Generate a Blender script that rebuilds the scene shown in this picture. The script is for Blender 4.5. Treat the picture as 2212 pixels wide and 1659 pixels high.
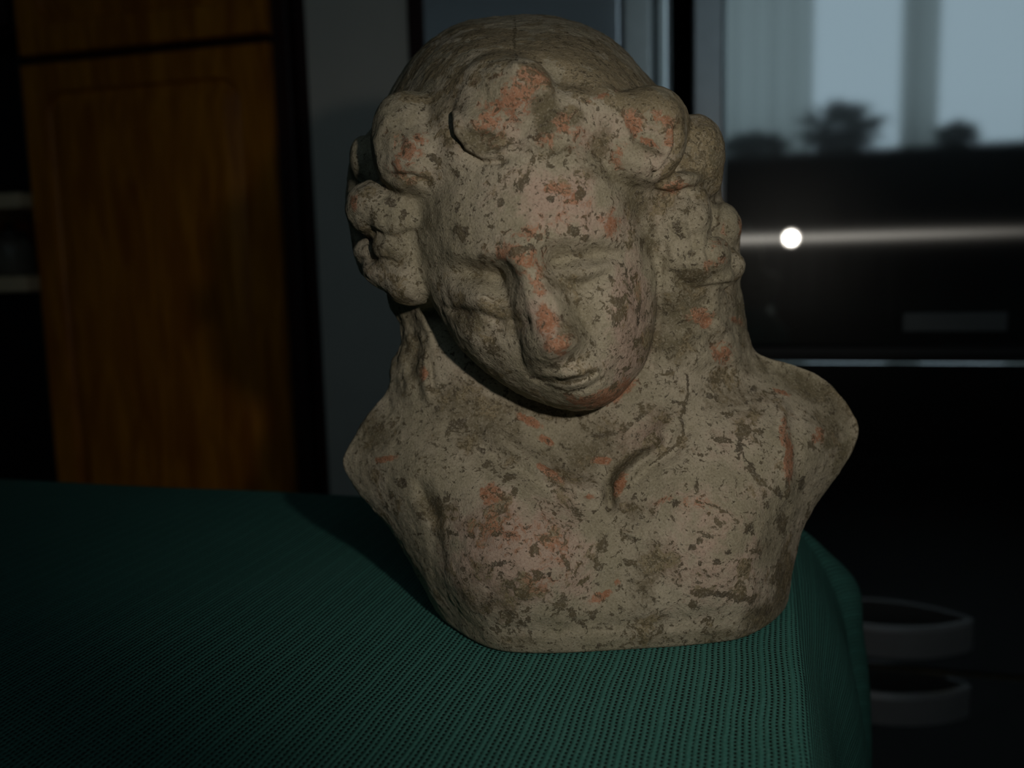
import bpy, bmesh, math, random
import numpy as np
from mathutils import Matrix, Vector

# ------------------------------------------------------------------ clear
for o in list(bpy.data.objects):
    bpy.data.objects.remove(o)
scene = bpy.context.scene
COL = scene.collection
random.seed(4)

# ------------------------------------------------------------------ camera
FPX, CX, CY = 2000.0, 1106.0, 829.5
S = 0.00018                       # metres per pixel unit at the bust
TABLE_Z = 0.75
CAM_Z = 0.89265
MROT = np.array([[0.9646567, -0.01069701, -0.26329266],
                 [0.26230309, 0.13449603, 0.9555668],
                 [-0.02519011, 0.99085639, -0.13254835]])   # rows: room x, y, z in camera (right, up, forward)
right, upv, fwd = (Vector(MROT[:, i]) for i in range(3))
cam_data = bpy.data.cameras.new('camera')
cam = bpy.data.objects.new('camera', cam_data)
COL.objects.link(cam)
R3 = Matrix((right, upv, -fwd)).transposed()
cam.matrix_world = Matrix.Translation((0, 0, CAM_Z)) @ R3.to_4x4()
cam_data.sensor_width = 36.0
cam_data.lens = 36.0 * FPX / 2212.0
cam_data.clip_start = 0.01
cam_data.dof.use_dof = True
cam_data.dof.focus_distance = 0.325
cam_data.dof.aperture_fstop = 9.0
scene.camera = cam

# ------------------------------------------------------------------ world, view
world = bpy.data.worlds.new('overcast_daylight')
scene.world = world
world.use_nodes = True
bg = world.node_tree.nodes['Background']
bg.inputs[0].default_value = (0.66, 0.86, 1.0, 1)
bg.inputs[1].default_value = 0.88
scene.view_settings.view_transform = 'Standard'
scene.view_settings.look = 'None'
scene.view_settings.exposure = 0.0
scene.view_settings.gamma = 1.0
scene.view_settings.use_curve_mapping = False

# ------------------------------------------------------------------ camera flash (beside and above the lens)
fl = bpy.data.lights.new('camera_flash', 'SPOT')
fl.energy = 2.15
fl.color = (1.0, 0.93, 0.82)
fl.shadow_soft_size = 0.006
fl.spot_size = math.radians(74)
fl.spot_blend = 1.0
flash = bpy.data.objects.new('camera_flash', fl)
COL.objects.link(flash)
fpos = Vector((0, 0, CAM_Z)) + right * 0.072 + upv * 0.045 - fwd * 0.005
aim = Vector((0, 0, CAM_Z)) + (fwd + right * ((1470 - CX) / FPX) + upv * ((CY - 740) / FPX)) * 0.34
flash.location = fpos
flash.rotation_euler = (aim - fpos).to_track_quat('-Z', 'Y').to_euler()

# daylight comes in through the window behind the photographer (portal guides sampling, adds no light)
WX0, WX1, WZ0, WZ1 = -0.55, 1.45, 1.28, 2.28
pl = bpy.data.lights.new('window_portal', 'AREA')
pl.shape = 'RECTANGLE'; pl.size = WX1 - WX0; pl.size_y = WZ1 - WZ0
pl.cycles.is_portal = True
portal = bpy.data.objects.new('window_portal', pl)
COL.objects.link(portal)
portal.location = ((WX0 + WX1) / 2, -1.705, (WZ0 + WZ1) / 2)
portal.rotation_euler = (math.radians(-90), 0, math.radians(180))

# ------------------------------------------------------------------ helpers
def ray(px, py):
    return MROT @ np.array([(px - CX) / FPX, (CY - py) / FPX, 1.0])

def lerp(a, b, t):
    return a + (b - a) * t

def link(name, me, mat=None, parent=None, smooth=False):
    o = bpy.data.objects.new(name, me)
    COL.objects.link(o)
    if mat is not None:
        me.materials.append(mat)
    if parent is not None:
        o.parent = parent
    if smooth:
        me.polygons.foreach_set('use_smooth', [True] * len(me.polygons))
    return o

def from_bm(name, bm, mat=None, parent=None, smooth=False):
    bmesh.ops.recalc_face_normals(bm, faces=bm.faces)
    me = bpy.data.meshes.new(name)
    bm.to_mesh(me)
    bm.free()
    return link(name, me, mat, parent, smooth)

def tag(o, label=None, cat=None, group=None, kind=None):
    if label: o['label'] = label
    if cat: o['category'] = cat
    if group: o['group'] = group
    if kind: o['kind'] = kind
    return o

def empty(name, loc=(0, 0, 0)):
    o = bpy.data.objects.new(name, None)
    o.empty_display_size = 0.05
    COL.objects.link(o)
    o.location = loc
    return o

def bm_box(bm, x0, x1, y0, y1, z0, z1, bevel=0.0, seg=2):
    r = bmesh.ops.create_cube(bm, size=1.0)
    vs = r['verts']
    for v in vs:
        v.co = Vector((lerp(x0, x1, v.co.x + .5), lerp(y0, y1, v.co.y + .5), lerp(z0, z1, v.co.z + .5)))
    if bevel > 0:
        es = list({e for v in vs for e in v.link_edges})
        bmesh.ops.bevel(bm, geom=es, offset=bevel, segments=seg, affect='EDGES', profile=0.5)

def box(name, x0, x1, y0, y1, z0, z1, mat, parent=None, bevel=0.0, seg=2):
    """box given in room coordinates; parent's own offset is taken out"""
    bm = bmesh.new()
    off = parent.location if parent is not None else Vector((0, 0, 0))
    p = parent
    while p is not None and p.parent is not None:
        p = p.parent
        off = off + p.location
    bm_box(bm, x0 - off.x, x1 - off.x, y0 - off.y, y1 - off.y, z0 - off.z, z1 - off.z, bevel, seg)
    return from_bm(name, bm, mat, parent)

class NT:
    """small node-tree builder"""
    def __init__(self, name):
        self.m = bpy.data.materials.new(name)
        self.m.use_nodes = True
        self.t = self.m.node_tree
        self.t.nodes.clear()
        self.out = self.t.nodes.new('ShaderNodeOutputMaterial')
    def n(self, typ, ins=None, **kw):
        nd = self.t.nodes.new(typ)
        for k, v in kw.items():
            setattr(nd, k, v)
        for k, v in (ins or {}).items():
            self.set(nd.inputs[k], v)
        return nd
    def set(self, sock, v):
        if isinstance(v, bpy.types.NodeSocket):
            self.t.links.new(v, sock)
        elif isinstance(v, bpy.types.Node):
            self.t.links.new(v.outputs[0], sock)
        else:
            if isinstance(v, tuple) and len(v) == 3 and sock.type == 'RGBA':
                v = v + (1.0,)
            sock.default_value = v
    def math(self, op, a, b=0.0, c=0.0, clamp=False):
        nd = self.n('ShaderNodeMath', operation=op, use_clamp=clamp)
        self.set(nd.inputs[0], a); self.set(nd.inputs[1], b); self.set(nd.inputs[2], c)
        return nd.outputs[0]
    def ramp(self, v, lo, hi, a=0.0, b=1.0):
        nd = self.n('ShaderNodeMapRange', interpolation_type='SMOOTHSTEP')
        self.set(nd.inputs[0], v)
        nd.inputs[1].default_value = lo; nd.inputs[2].default_value = hi
        nd.inputs[3].default_value = a; nd.inputs[4].default_value = b
        return nd.outputs[0]
    def mix(self, f, a, b):
        nd = self.n('ShaderNodeMix', data_type='RGBA')
        self.set(nd.inputs[0], f); self.set(nd.inputs[6], a); self.set(nd.inputs[7], b)
        return nd.outputs[2]
    def noise(self, vec, scale, detail=4.0, rough=0.55, dist=0.0, dims='3D'):
        nd = self.n('ShaderNodeTexNoise', noise_dimensions=dims)
        self.set(nd.inputs['Vector'], vec)
        nd.inputs['Scale'].default_value = scale
        nd.inputs['Detail'].default_value = detail
        nd.inputs['Roughness'].default_value = rough
        nd.inputs['Distortion'].default_value = dist
        return nd.outputs[0]
    def attr(self, name):
        return self.n('ShaderNodeAttribute', attribute_name=name).outputs['Fac']
    def bsdf(self, **ins):
        b = self.n('ShaderNodeBsdfPrincipled')
        for k, v in ins.items():
            self.set(b.inputs[k.replace('_', ' ')], v)
        return b
    def done(self, sh):
        self.set(self.out.inputs['Surface'], sh)
        return self.m

def plain(name, col, rough=0.6, metal=0.0, spec=0.5, nscale=40.0, namt=0.12):
    t = NT(name)
    co = t.n('ShaderNodeTexCoord').outputs['Object']
    nz = t.noise(co, nscale, 4.0)
    dark = tuple(c * (1 - namt) for c in col)
    lite = tuple(min(1, c * (1 + namt)) for c in col)
    b = t.bsdf(Base_Color=t.mix(nz, dark, lite), Roughness=rough, Metallic=metal)
    b.inputs['Specular IOR Level'].default_value = spec
    return t.done(b)

# ------------------------------------------------------------------ materials
def mat_wood():
    t = NT('varnished_cherry_wood')
    co = t.n('ShaderNodeTexCoord').outputs['Object']
    mp = t.n('ShaderNodeMapping', {'Vector': co})
    mp.inputs['Scale'].default_value = (9, 9, 1.1)
    a = t.noise(mp, 5.0, 6.0, 0.6, 0.6)
    mp2 = t.n('ShaderNodeMapping', {'Vector': co})
    mp2.inputs['Scale'].default_value = (60, 60, 2.5)
    b = t.noise(mp2, 4.0, 3.0)
    c = t.mix(t.ramp(a, .3, .72), (0.42, 0.125, 0.010), (0.76, 0.285, 0.022))
    c = t.mix(t.math('MULTIPLY', t.ramp(b, .5, .75), .35), c, (0.20, 0.050, 0.006))
    s = t.bsdf(Base_Color=c, Roughness=t.ramp(a, 0, 1, .30, .42))
    s.inputs['Specular IOR Level'].default_value = 0.45
    return t.done(s)

def mat_steel(name, col=(0.69, 0.70, 0.70), base_r=0.10):
    """stainless steel, grained up and down so lamps smear sideways"""
    t = NT(name)
    co = t.n('ShaderNodeTexCoord').outputs['Object']
    mp = t.n('ShaderNodeMapping', {'Vector': co})
    mp.inputs['Scale'].default_value = (900, 900, 4)
    g = t.noise(mp, 1.0, 2.0)
    tang = t.n('ShaderNodeTangent', direction_type='RADIAL', axis='Z')
    mir = t.n('ShaderNodeBsdfAnisotropic', {'Color': col, 'Roughness': base_r})
    mir.distribution = 'BECKMANN'
    gr = t.n('ShaderNodeBsdfAnisotropic', {'Color': col, 'Roughness': 0.30, 'Anisotropy': 0.94, 'Rotation': 0.25})
    gr.distribution = 'GGX'
    t.set(gr.inputs['Tangent'], tang.outputs[0])
    wide = t.n('ShaderNodeBsdfAnisotropic', {'Color': col, 'Roughness': 0.30})
    m1 = t.n('ShaderNodeMixShader', {0: 0.42, 1: mir, 2: gr})
    m2 = t.n('ShaderNodeMixShader', {0: t.ramp(g, .2, .8, .012, .028), 1: m1, 2: wide})
    return t.done(m2)

def mat_cloth():
    t = NT('teal_ribbed_knit')
    co = t.n('ShaderNodeUVMap', uv_map='weave').outputs[0]
    wob = t.noise(co, 14.0, 3.0)
    sep = t.n('ShaderNodeSeparateXYZ', {0: co})
    u = t.math('ADD', sep.outputs[0], t.math('MULTIPLY', t.math('SUBTRACT', wob, .5), .004))
    v = sep.outputs[1]
    # ribs 2.35 mm apart, stitches 2.0 mm, every other rib offset
    ru = t.math('DIVIDE', u, .0020)
    fr = t.math('FRACT', ru)
    col_id = t.math('FLOOR', ru)
    rv = t.math('ADD', t.math('DIVIDE', v, .0021), t.math('MULTIPLY', col_id, .37))
    fv = t.math('FRACT', rv)
    du = t.math('ABSOLUTE', t.math('SUBTRACT', fr, .5))      # 0 at groove centre .. .5 rib
    dv = t.math('ABSOLUTE', t.math('SUBTRACT', fv, .5))
    jit = t.noise(co, 700.0, 2.0)
    hole = t.math('MULTIPLY', t.ramp(du, .22, .08), t.ramp(t.math('ADD', dv, t.math('MULTIPLY', t.math('SUBTRACT', jit, .5), .3)), .36, .20))
    # bands: groups of plain ribs without holes
    band = t.math('FRACT', t.math('DIVIDE', u, .0100))
    bandm = t.ramp(t.math('ABSOLUTE', t.math('SUBTRACT', band, .5)), .38, .42)
    hole = t.math('MULTIPLY', hole, t.math('SUBTRACT', 1.0, t.math('MULTIPLY', bandm, .85)))
    hgt = t.math('SUBTRACT', t.math('ADD', t.math('MULTIPLY', t.ramp(du, 0, .5), .6), t.math('MULTIPLY', jit, .35)), hole)
    bump = t.n('ShaderNodeBump', {'Height': hgt, 'Strength': 0.9, 'Distance': 0.0007})
    tone = t.noise(co, 22.0, 4.0)
    c = t.mix(tone, (0.040, 0.160, 0.132), (0.064, 0.218, 0.185))
    c = t.mix(t.math('MULTIPLY', t.ramp(jit, .45, .75), .35), c, (0.14, 0.33, 0.285))
    c = t.mix(t.math('MULTIPLY', bandm, .15), c, (0.05, 0.21, 0.17))
    c = t.mix(hole, c, (0.002, 0.008, 0.007))
    s = t.bsdf(Base_Color=c, Roughness=.75, Normal=bump)
    s.inputs['Specular IOR Level'].default_value = 0.25
    return t.done(s)

def mat_bust():
    t = NT('weathered_terracotta')
    co = t.n('ShaderNodeTexCoord').outputs['Object']
    def warp(scale, amt):
        nw = t.n('ShaderNodeTexNoise'); t.set(nw.inputs['Vector'], co)
        nw.inputs['Scale'].default_value = scale; nw.inputs['Detail'].default_value = 4.0
        o_ = t.n('ShaderNodeVectorMath', {0: nw.outputs['Color'], 1: (-.5, -.5, -.5)}, operation='ADD')
        o_ = t.n('ShaderNodeVectorMath', {0: o_, 'Scale': amt}, operation='SCALE')
        return t.n('ShaderNodeVectorMath', {0: co, 1: o_}, operation='ADD').outputs[0]
    wco = warp(150.0, .009)
    def cn(v, gain):                       # centred noise, about -1..1
        return t.math('MULTIPLY', t.math('SUBTRACT', v, .5), gain)
    big = cn(t.noise(co, 30.0, 5.0, .55), 7.5)
    mid = cn(t.noise(wco, 90.0, 6.0, .62), 7.5)
    fine = cn(t.noise(wco, 330.0, 5.0, .62), 7.5)
    fine2 = cn(t.noise(warp(300.0, .005), 620.0, 3.0, .5), 7.5)
    micro = cn(t.noise(co, 1300.0, 3.0, .6), 7.5)
    dirt, orange, mark, pink, hair = (t.attr(a) for a in ('dirt', 'orange', 'mark', 'pink', 'crown'))
    def add(*a):
        r = a[0]
        for b in a[1:]:
            r = t.math('ADD', r, b)
        return r
    def mul(a, k):
        return t.math('MULTIPLY', a, k)
    # pale slip, greyish to buff
    c = t.mix(t.ramp(add(big, mul(mid, .5)), -1.0, 1.0), (0.275, 0.240, 0.165), (0.40, 0.345, 0.26))
    pk = t.ramp(add(pink, mul(mid, .22), mul(big, .25)), .10, .65)
    c = t.mix(mul(pk, .85), c, (0.40, 0.285, 0.225))
    # olive-brown grime in broad clouds, and darker hollows
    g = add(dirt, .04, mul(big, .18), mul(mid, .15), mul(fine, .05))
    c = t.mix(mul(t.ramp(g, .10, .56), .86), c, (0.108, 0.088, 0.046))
    # crown: brown coat scuffed back to the slip
    g2 = add(hair, mul(mid, .50), mul(big, .18), mul(fine, .12))
    c = t.mix(mul(t.ramp(g2, .32, .46), .86), c, (0.225, 0.178, 0.104))
    # fired clay showing through
    og = add(mul(orange, 1.12), mul(fine, .26), mul(mid, .24), mul(micro, .08))
    of = mul(t.ramp(og, .40, .70), t.ramp(orange, .03, .18))
    oc = t.mix(t.ramp(add(mid, fine2), -1, 1), (0.27, 0.108, 0.052), (0.37, 0.175, 0.100))
    c = t.mix(mul(of, .88), c, oc)
    # pits and specks
    sp = add(mul(fine, .76), mul(mid, .24), mul(dirt, .18))
    spf = t.ramp(sp, .62, .74)
    sp2 = t.ramp(add(mul(fine2, .75), mul(mid, .25), mul(big, .15)), .70, .84)
    spt = t.math('MAXIMUM', mul(spf, .85), mul(sp2, .8))
    mk = add(mark, mul(fine, .34), mul(mid, .18), mul(fine2, .18))
    mkf = mul(t.ramp(mk, .46, .56), t.ramp(mark, .05, .2))
    spt = t.math('MAXIMUM', spt, mul(mkf, .9))
    c = t.mix(spt, c, t.mix(t.ramp(mid, -1, 1), (0.055, 0.042, 0.028), (0.105, 0.082, 0.045)))
    # pale rims and grains
    rim = mul(t.ramp(sp, .38, .52), t.ramp(sp, .62, .52))
    c = t.mix(mul(rim, .28), c, (0.42, 0.375, 0.29))
    c = t.mix(mul(t.ramp(micro, .2, 1.1), .28), c, (0.46, 0.41, 0.32))
    c = t.mix(mul(t.ramp(micro, -.2, -1.1), .32), c, (0.09, 0.075, 0.05))
    h = add(mul(fine, .10), mul(mid, .09), mul(micro, .05), mul(spt, -.30), mul(of, -.22))
    bump = t.n('ShaderNodeBump', {'Height': h, 'Strength': 0.8, 'Distance': 0.0009})
    s = t.bsdf(Base_Color=c, Roughness=t.ramp(g2, .3, .6, .86, .62), Normal=bump)
    s.inputs['Specular IOR Level'].default_value = 0.26
    return t.done(s)

M_WOOD = mat_wood()
M_DARKWOOD = plain('dark_reddish_wood', (0.030, 0.008, 0.007), .45, nscale=60)
M_STEEL = mat_steel('brushed_stainless', base_r=.058)
M_STEEL2 = mat_steel('satin_stainless', (0.68, 0.69, 0.71), .13)
M_TRIM = plain('grey_anodised_trim', (0.46, 0.46, 0.48), .32, .85)
M_BRIGHT = plain('polished_edge_trim', (0.75, 0.78, 0.80), .18, 1.0)
M_BLACK = plain('black_plastic', (0.006, 0.006, 0.007), .5)
M_BADGE = plain('brushed_badge', (0.10, 0.105, 0.105), .5, .4)
M_BADGETXT = plain('badge_lettering', (0.13, 0.13, 0.14), .5)
M_HANDLE = plain('satin_handle', (0.32, 0.31, 0.305), .38, .2)
M_WALL = plain('grey_painted_plaster', (0.76, 0.71, 0.63), .9, nscale=15, namt=.06)
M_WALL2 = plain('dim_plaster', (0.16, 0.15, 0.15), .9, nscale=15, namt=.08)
M_FLOOR = plain('dark_floor_tiles', (0.05, 0.04, 0.035), .6, nscale=6)
M_CEIL = plain('ceiling_paint', (0.50, 0.49, 0.48), .9, nscale=8, namt=.05)
M_CREAM = plain('cream_laminate', (0.86, 0.66, 0.42), .5)
M_TABLE = plain('table_wood', (0.12, 0.06, 0.03), .5)
M_CLOTH = mat_cloth()
M_BUST = mat_bust()

# ------------------------------------------------------------------ room shell
def struct(o):
    o['kind'] = 'structure'
    return o
FR = 1.45                                    # front of the appliances
X0, X1, Y0, Y1, ZC = -2.2, 2.0, -1.6, 2.03, 2.5
struct(box('floor', X0 - .1, X1 + .1, Y0 - .1, Y1 + .1, -.1, 0, M_FLOOR))
struct(box('ceiling', X0 - .1, X1 + .1, Y0 - .1, Y1 + .1, ZC, ZC + .1, M_CEIL))
struct(box('wall_back', X0 - .1, X1 + .1, Y1, Y1 + .1, 0, ZC, M_WALL))
struct(box('wall_pier', -.755, -.562, FR + .035, Y1, 0, ZC, M_WALL))
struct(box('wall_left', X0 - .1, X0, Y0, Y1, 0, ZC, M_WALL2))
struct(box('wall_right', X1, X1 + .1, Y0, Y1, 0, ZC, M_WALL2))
# wall behind the photographer, with the window that the refrigerator mirrors
bm = bmesh.new()
bm_box(bm, X0 - .1, WX0, Y0 - .1, Y0, 0, ZC)
bm_box(bm, WX1, X1 + .1, Y0 - .1, Y0, 0, ZC)
bm_box(bm, WX0, WX1, Y0 - .1, Y0, 0, WZ0)
bm_box(bm, WX0, WX1, Y0 - .1, Y0, WZ1, ZC)
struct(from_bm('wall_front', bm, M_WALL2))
win = struct(empty('window_1', ((WX0 + WX1) / 2, Y0 - .05, WZ0)))
M_FRAME = plain('white_window_paint', (0.6, 0.6, 0.6), .5)
for a, b, c, d in ((WX0, WX1, WZ0, WZ0 + .04), (WX0, WX1, WZ1 - .04, WZ1), (WX0, WX0 + .04, WZ0 + .04, WZ1 - .04), (WX1 - .04, WX1, WZ0 + .04, WZ1 - .04), (.60, .66, WZ0 + .04, WZ1 - .04)):
    box('window_frame', a, b, Y0 - .08, Y0 - .03, c, d, M_FRAME, win)
tg = NT('clear_pane'); M_PANE = tg.done(tg.n('ShaderNodeBsdfTransparent', {0: (0.95, 0.97, 0.97)}))
for a, b in ((WX0 + .04, .60), (.66, WX1 - .04)):
    box('pane', a, b, Y0 - .057, Y0 - .053, WZ0 + .04, WZ1 - .04, M_PANE, win)
tc = NT('sheer_curtain')
M_SHEER = tc.done(tc.n('ShaderNodeMixShader', {0: .75, 1: tc.n('ShaderNodeBsdfDiffuse', {0: (.7, .7, .68)}), 2: tc.n('ShaderNodeBsdfTranslucent', {0: (.68, .70, .66)})}))
rod = box('curtain_rod', WX0 - .15, WX1 + .15, Y0 + .075, Y0 + .095, WZ1 + .03, WZ1 + .05, plain('dark_rod', (.05, .05, .05), .4))
tag(rod, 'dark rod carrying sheer curtains over the window behind the camera', 'curtain rod')
for k, (a, b) in enumerate(((WX0 - .08, .19), (.55, .70), (1.06, WX1 + .08))):
    n = max(8, int((b - a) / .012))
    vs_, fs_ = [], []
    for i in range(n + 1):
        x = lerp(a, b, i / n)
        y = Y0 + .085 + .016 * math.sin(x * 75) + .006 * math.sin(x * 31 + k)
        vs_ += [(x, y, 1.20), (x, y, WZ1 + .035)]
    for i in range(n):
        fs_.append((2 * i, 2 * i + 2, 2 * i + 3, 2 * i + 1))
    me = bpy.data.meshes.new('curtain'); me.from_pydata(vs_, [], fs_)
    o = link('curtain', me, M_SHEER, None, True)
    tag(o, ('wide sheer curtain drawn over the end of the window nearest the freezer', 'narrow sheer curtain hanging over the middle of the window', 'wide sheer curtain at the window end farthest from the freezer')[k], 'curtain', 'sheer curtains at the window')


bk = empty('bookcase_standin', (.45, Y0 + .2, 0))  # unseen stand-in, added for the dark area mirrored in the refrigerator
tag(bk, 'unseen tall dark block added under the window for its dark reflection', 'bookcase_standin')
M_BKC = plain('dark_stained_wood', (.035, .025, .02), .6)
for a, b, c, d, e, f_, nm in ((-.7, 1.6, .13, .37, 1.28, 1.31, 'top'), (-.7, 1.6, .36, .37, .02, 1.28, 'front_panel'), (-.7, -.67, .13, .36, 0, 1.28, 'side'), (1.57, 1.6, .13, .36, 0, 1.28, 'side')):
    box(nm, a, b, Y0 + c, Y0 + d, e, f_, M_BKC, bk)
M_LEAF = plain('dark_leaf', (.02, .05, .02), .5); M_POT = plain('dark_glazed_pot', (.05, .03, .03), .4)
for px_, rad_, h_, lab in ((-.06, .19, .11, 'low spreading plant shape at the end, added for the dark reflection'), (.30, .23, .23, 'tall broad plant shape in the middle, added for the dark reflection'), (.75, .11, .11, 'little round plant shape, added for the dark reflection')):
    pt = empty('plant_standin', (px_, Y0 + .25, 1.311)); tag(pt, lab, 'plant_standin', 'plant shapes added for the reflection')  # unseen plant forms, added as dark outlines in the mirrored window
    bm = bmesh.new()
    bmesh.ops.create_cone(bm, cap_ends=True, segments=20, radius1=min(rad_, h_) * .36, radius2=min(rad_, h_) * .46, depth=h_ * .4, matrix=Matrix.Translation((0, 0, h_ * .2)))
    from_bm('pot', bm, M_POT, pt)
    bm = bmesh.new()
    for k in range(260):
        a = random.uniform(0, 2 * math.pi); el = random.uniform(-.9, 1.5)
        rr = random.uniform(.45, 1.0)
        dr = Vector((math.cos(a) * math.cos(el) * rad_, .11 * math.sin(a) * math.cos(el), math.sin(el) * h_ * .62))
        base = Vector((0, 0, h_ * .40)) + dr * rr * .45
        tip = Vector((0, 0, h_ * .40)) + dr * rr
        sd = Vector((-math.sin(a + .4), math.cos(a), random.uniform(-.6, .6))) * .022
        m_ = (base + tip) / 2 + Vector((0, 0, .006))
        bm.faces.new([bm.verts.new((p.x, p.y, max(p.z, .012))) for p in (base, m_ + sd, tip, m_ - sd)])
    from_bm('foliage', bm, M_LEAF, pt)

# ------------------------------------------------------------------ table and cloth
tab = empty('dining_table', (-0.35, 0.2, 0))
tag(tab, 'table covered by the green knitted cloth under the bust', 'table')
TX0, TX1, TY0, TY1 = -0.95, 0.010, -0.30, 0.515
box('table_top', TX0, TX1, TY0, TY1, TABLE_Z - .032, TABLE_Z - .003, M_TABLE, tab, .004)
for lx in (TX0 + .04, TX1 - .10):
    for ly in (TY0 + .04, TY1 - .10):
        box('leg', lx, lx + .06, ly, ly + .06, 0, TABLE_Z - .032, M_TABLE, tab, .004)

def make_cloth():
    # arc-length grid: across (u) runs left to right and over the right edge; along (v) front to back and over the back edge
    us = np.concatenate([np.linspace(TX0 - .12, TX1 - .02, 60), np.linspace(TX1 - .018, TX1 + .24, 110)])
    vs = np.concatenate([np.linspace(TY0 + .35, TY1 - .08, 60), np.linspace(TY1 - .077, TY1 + .22, 90)])
    nu, nv = len(us), len(vs)
    U, V = np.meshgrid(us, vs, indexing='ij')
    ex = np.maximum(U - TX1, 0.0)          # length hanging past the right edge
    ey = np.maximum(V - TY1, 0.0)
    Xc = np.minimum(U, TX1); Yc = np.minimum(V, TY1)
    L = np.sqrt(ex ** 2 + ey ** 2)
    ang = np.arctan2(ey, ex + 1e-9)         # 0 = right, pi/2 = back
    # roll over a small radius then hang
    r = .005
    th = np.minimum(L / r, math.pi / 2)
    out = r * np.sin(th)
    down = r * (1 - np.cos(th)) + np.maximum(L - r * math.pi / 2, 0)
    hang = np.maximum(L - r * math.pi / 2, 0)
    # corner fold swings outwards, sides ripple a little
    corner = np.exp(-((ang - .95) / .55) ** 2) * ((ex > 0) & (ey > 0)) + np.exp(-((TY1 - V) / .055) ** 2) * ((ex > 0) & (ey <= 0)) * np.exp(-(.95 / .55) ** 2)
    vv = np.clip((V - .26) / (TY1 - .26), 0, 1)
    flare = .16 + .30 * vv * vv * (3 - 2 * vv) + .30 * corner
    sw = .052 * (1 - np.exp(-hang / .042)) * flare / .6
    sw += .010 * np.exp(-((hang - .05) / .018) ** 2) * corner
    sw += .004 * np.sin(V * 46 + .6) * np.clip(hang / .09, 0, 1) * (ex > 0)
    dx = np.where(L > 0, np.cos(ang), 0); dy = np.where(L > 0, np.sin(ang), 0)
    X = Xc + dx * (out + sw)
    Y = Yc + dy * (out + sw)
    Z = TABLE_Z - down * np.where(L > 0, 1 - .25 * corner * np.exp(-hang / .06), 1)
    Z += .0006 * np.sin(U * 31 + V * 9) * np.sin(V * 23 - U * 6) * (L == 0)
    co = np.stack([X, Y, Z], -1).reshape(-1, 3)
    i = np.arange((nu - 1) * (nv - 1)); a, b = i // (nv - 1), i % (nv - 1)
    q = np.stack([a * nv + b, (a + 1) * nv + b, (a + 1) * nv + b + 1, a * nv + b + 1], 1)
    me = bpy.data.meshes.new('tablecloth')
    me.from_pydata((co - np.array([-.35, .2, TABLE_Z])).tolist(), [], q.tolist())
    uv = me.uv_layers.new(name='weave')
    uvc = np.stack([U, V], -1).reshape(-1, 2)
    li = np.empty(len(me.loops), dtype=np.int32)
    me.loops.foreach_get('vertex_index', li)
    uv.data.foreach_set('uv', uvc[li].astype(np.float32).ravel())
    o = link('tablecloth', me, M_CLOTH, None, True)
    o.location = (-.35, .2, TABLE_Z)
    md = o.modifiers.new('thickness', 'SOLIDIFY'); md.thickness = .0012; md.offset = -1
    return tag(o, 'dark green ribbed knit cloth draped over the table under the bust', 'tablecloth')
make_cloth()

# ------------------------------------------------------------------ refrigerator
def bow_handle(name, x0, x1, z0, z1, proj, parent, mat):
    """strap handle bowed outwards, flat ends on the door front"""
    off = parent.location
    n = 40; th = .011
    bm = bmesh.new()
    rows = []
    for i in range(n + 1):
        t = i / n
        x = lerp(x0, x1, t)
        bow = (1 - (2 * t - 1) ** 2)
        yo = FR - .004 - proj * bow ** .85 if 0 < bow else FR - .004
        slope = max(1e-3, bow)
        yi = min(FR - .0005, yo + th)
        rows.append([bm.verts.new((x - off.x, y - off.y, z - off.z)) for y, z in ((yo, z0), (yo, z1 - .006), (yo + .004, z1), (yi, z1), (yi, z0))])
    for a, b in zip(rows, rows[1:]):
        for k in range(5):
            bm.faces.new((a[k], a[(k + 1) % 5], b[(k + 1) % 5], b[k]))
    bm.faces.new(rows[0]); bm.faces.new(rows[-1][::-1])
    return from_bm(name, bm, mat, parent, False)

fr = empty('refrigerator', (.175, FR + .3, 0))
tag(fr, 'tall stainless steel refrigerator with a small badge and two bow handled lower doors', 'refrigerator')
FX0, FX1 = -.109, .459
box('body', FX0 + .004, FX1 - .004, FR + .045, Y1 - .01, .03, 1.80, M_BLACK, fr)
box('plinth', FX0 + .02, FX1 - .02, FR + .06, FR + .10, 0, .03, M_BLACK, fr)
ud = box('upper_door', FX0 + .047, FX1, FR, FR + .042, .754, 1.80, M_STEEL, fr, .003, 3)
box('door_trim', FX0, FX0 + .046, FR + .006, FR + .042, .754, 1.80, M_TRIM, fr, .004, 3)
box('trim_edge', FX0 + .0445, FX0 + .0485, FR - .002, FR + .012, .756, 1.798, M_BRIGHT, fr, .0015, 2)
box('badge', .193, .331, FR - .0025, FR + .001, .775, .802, M_BADGE, fr, .001, 2)
box('door_lip', FX0, FX1, FR + .012, FR + .042, .738, .752, M_BLACK, fr, .002, 2)
box('middle_door', FX0, FX1, FR, FR + .042, .262, .731, M_STEEL, fr, .003, 3)
box('lower_drawer', FX0, FX1, FR, FR + .042, .045, .255, M_STEEL, fr, .003, 3)
box('drawer_glint', FX0 + .002, FX1 - .002, FR + .001, FR + .03, .2552, .2580, plain('gold_glint_paint', (.75, .60, .35), .25, 1.0), fr)  # gold glint along the drawer gap, painted as a metal strip
bow_handle('handle', .046, .303, .300, .346, .058, fr, M_HANDLE)
bow_handle('handle', .046, .303, .196, .242, .058, fr, M_HANDLE)

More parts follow.
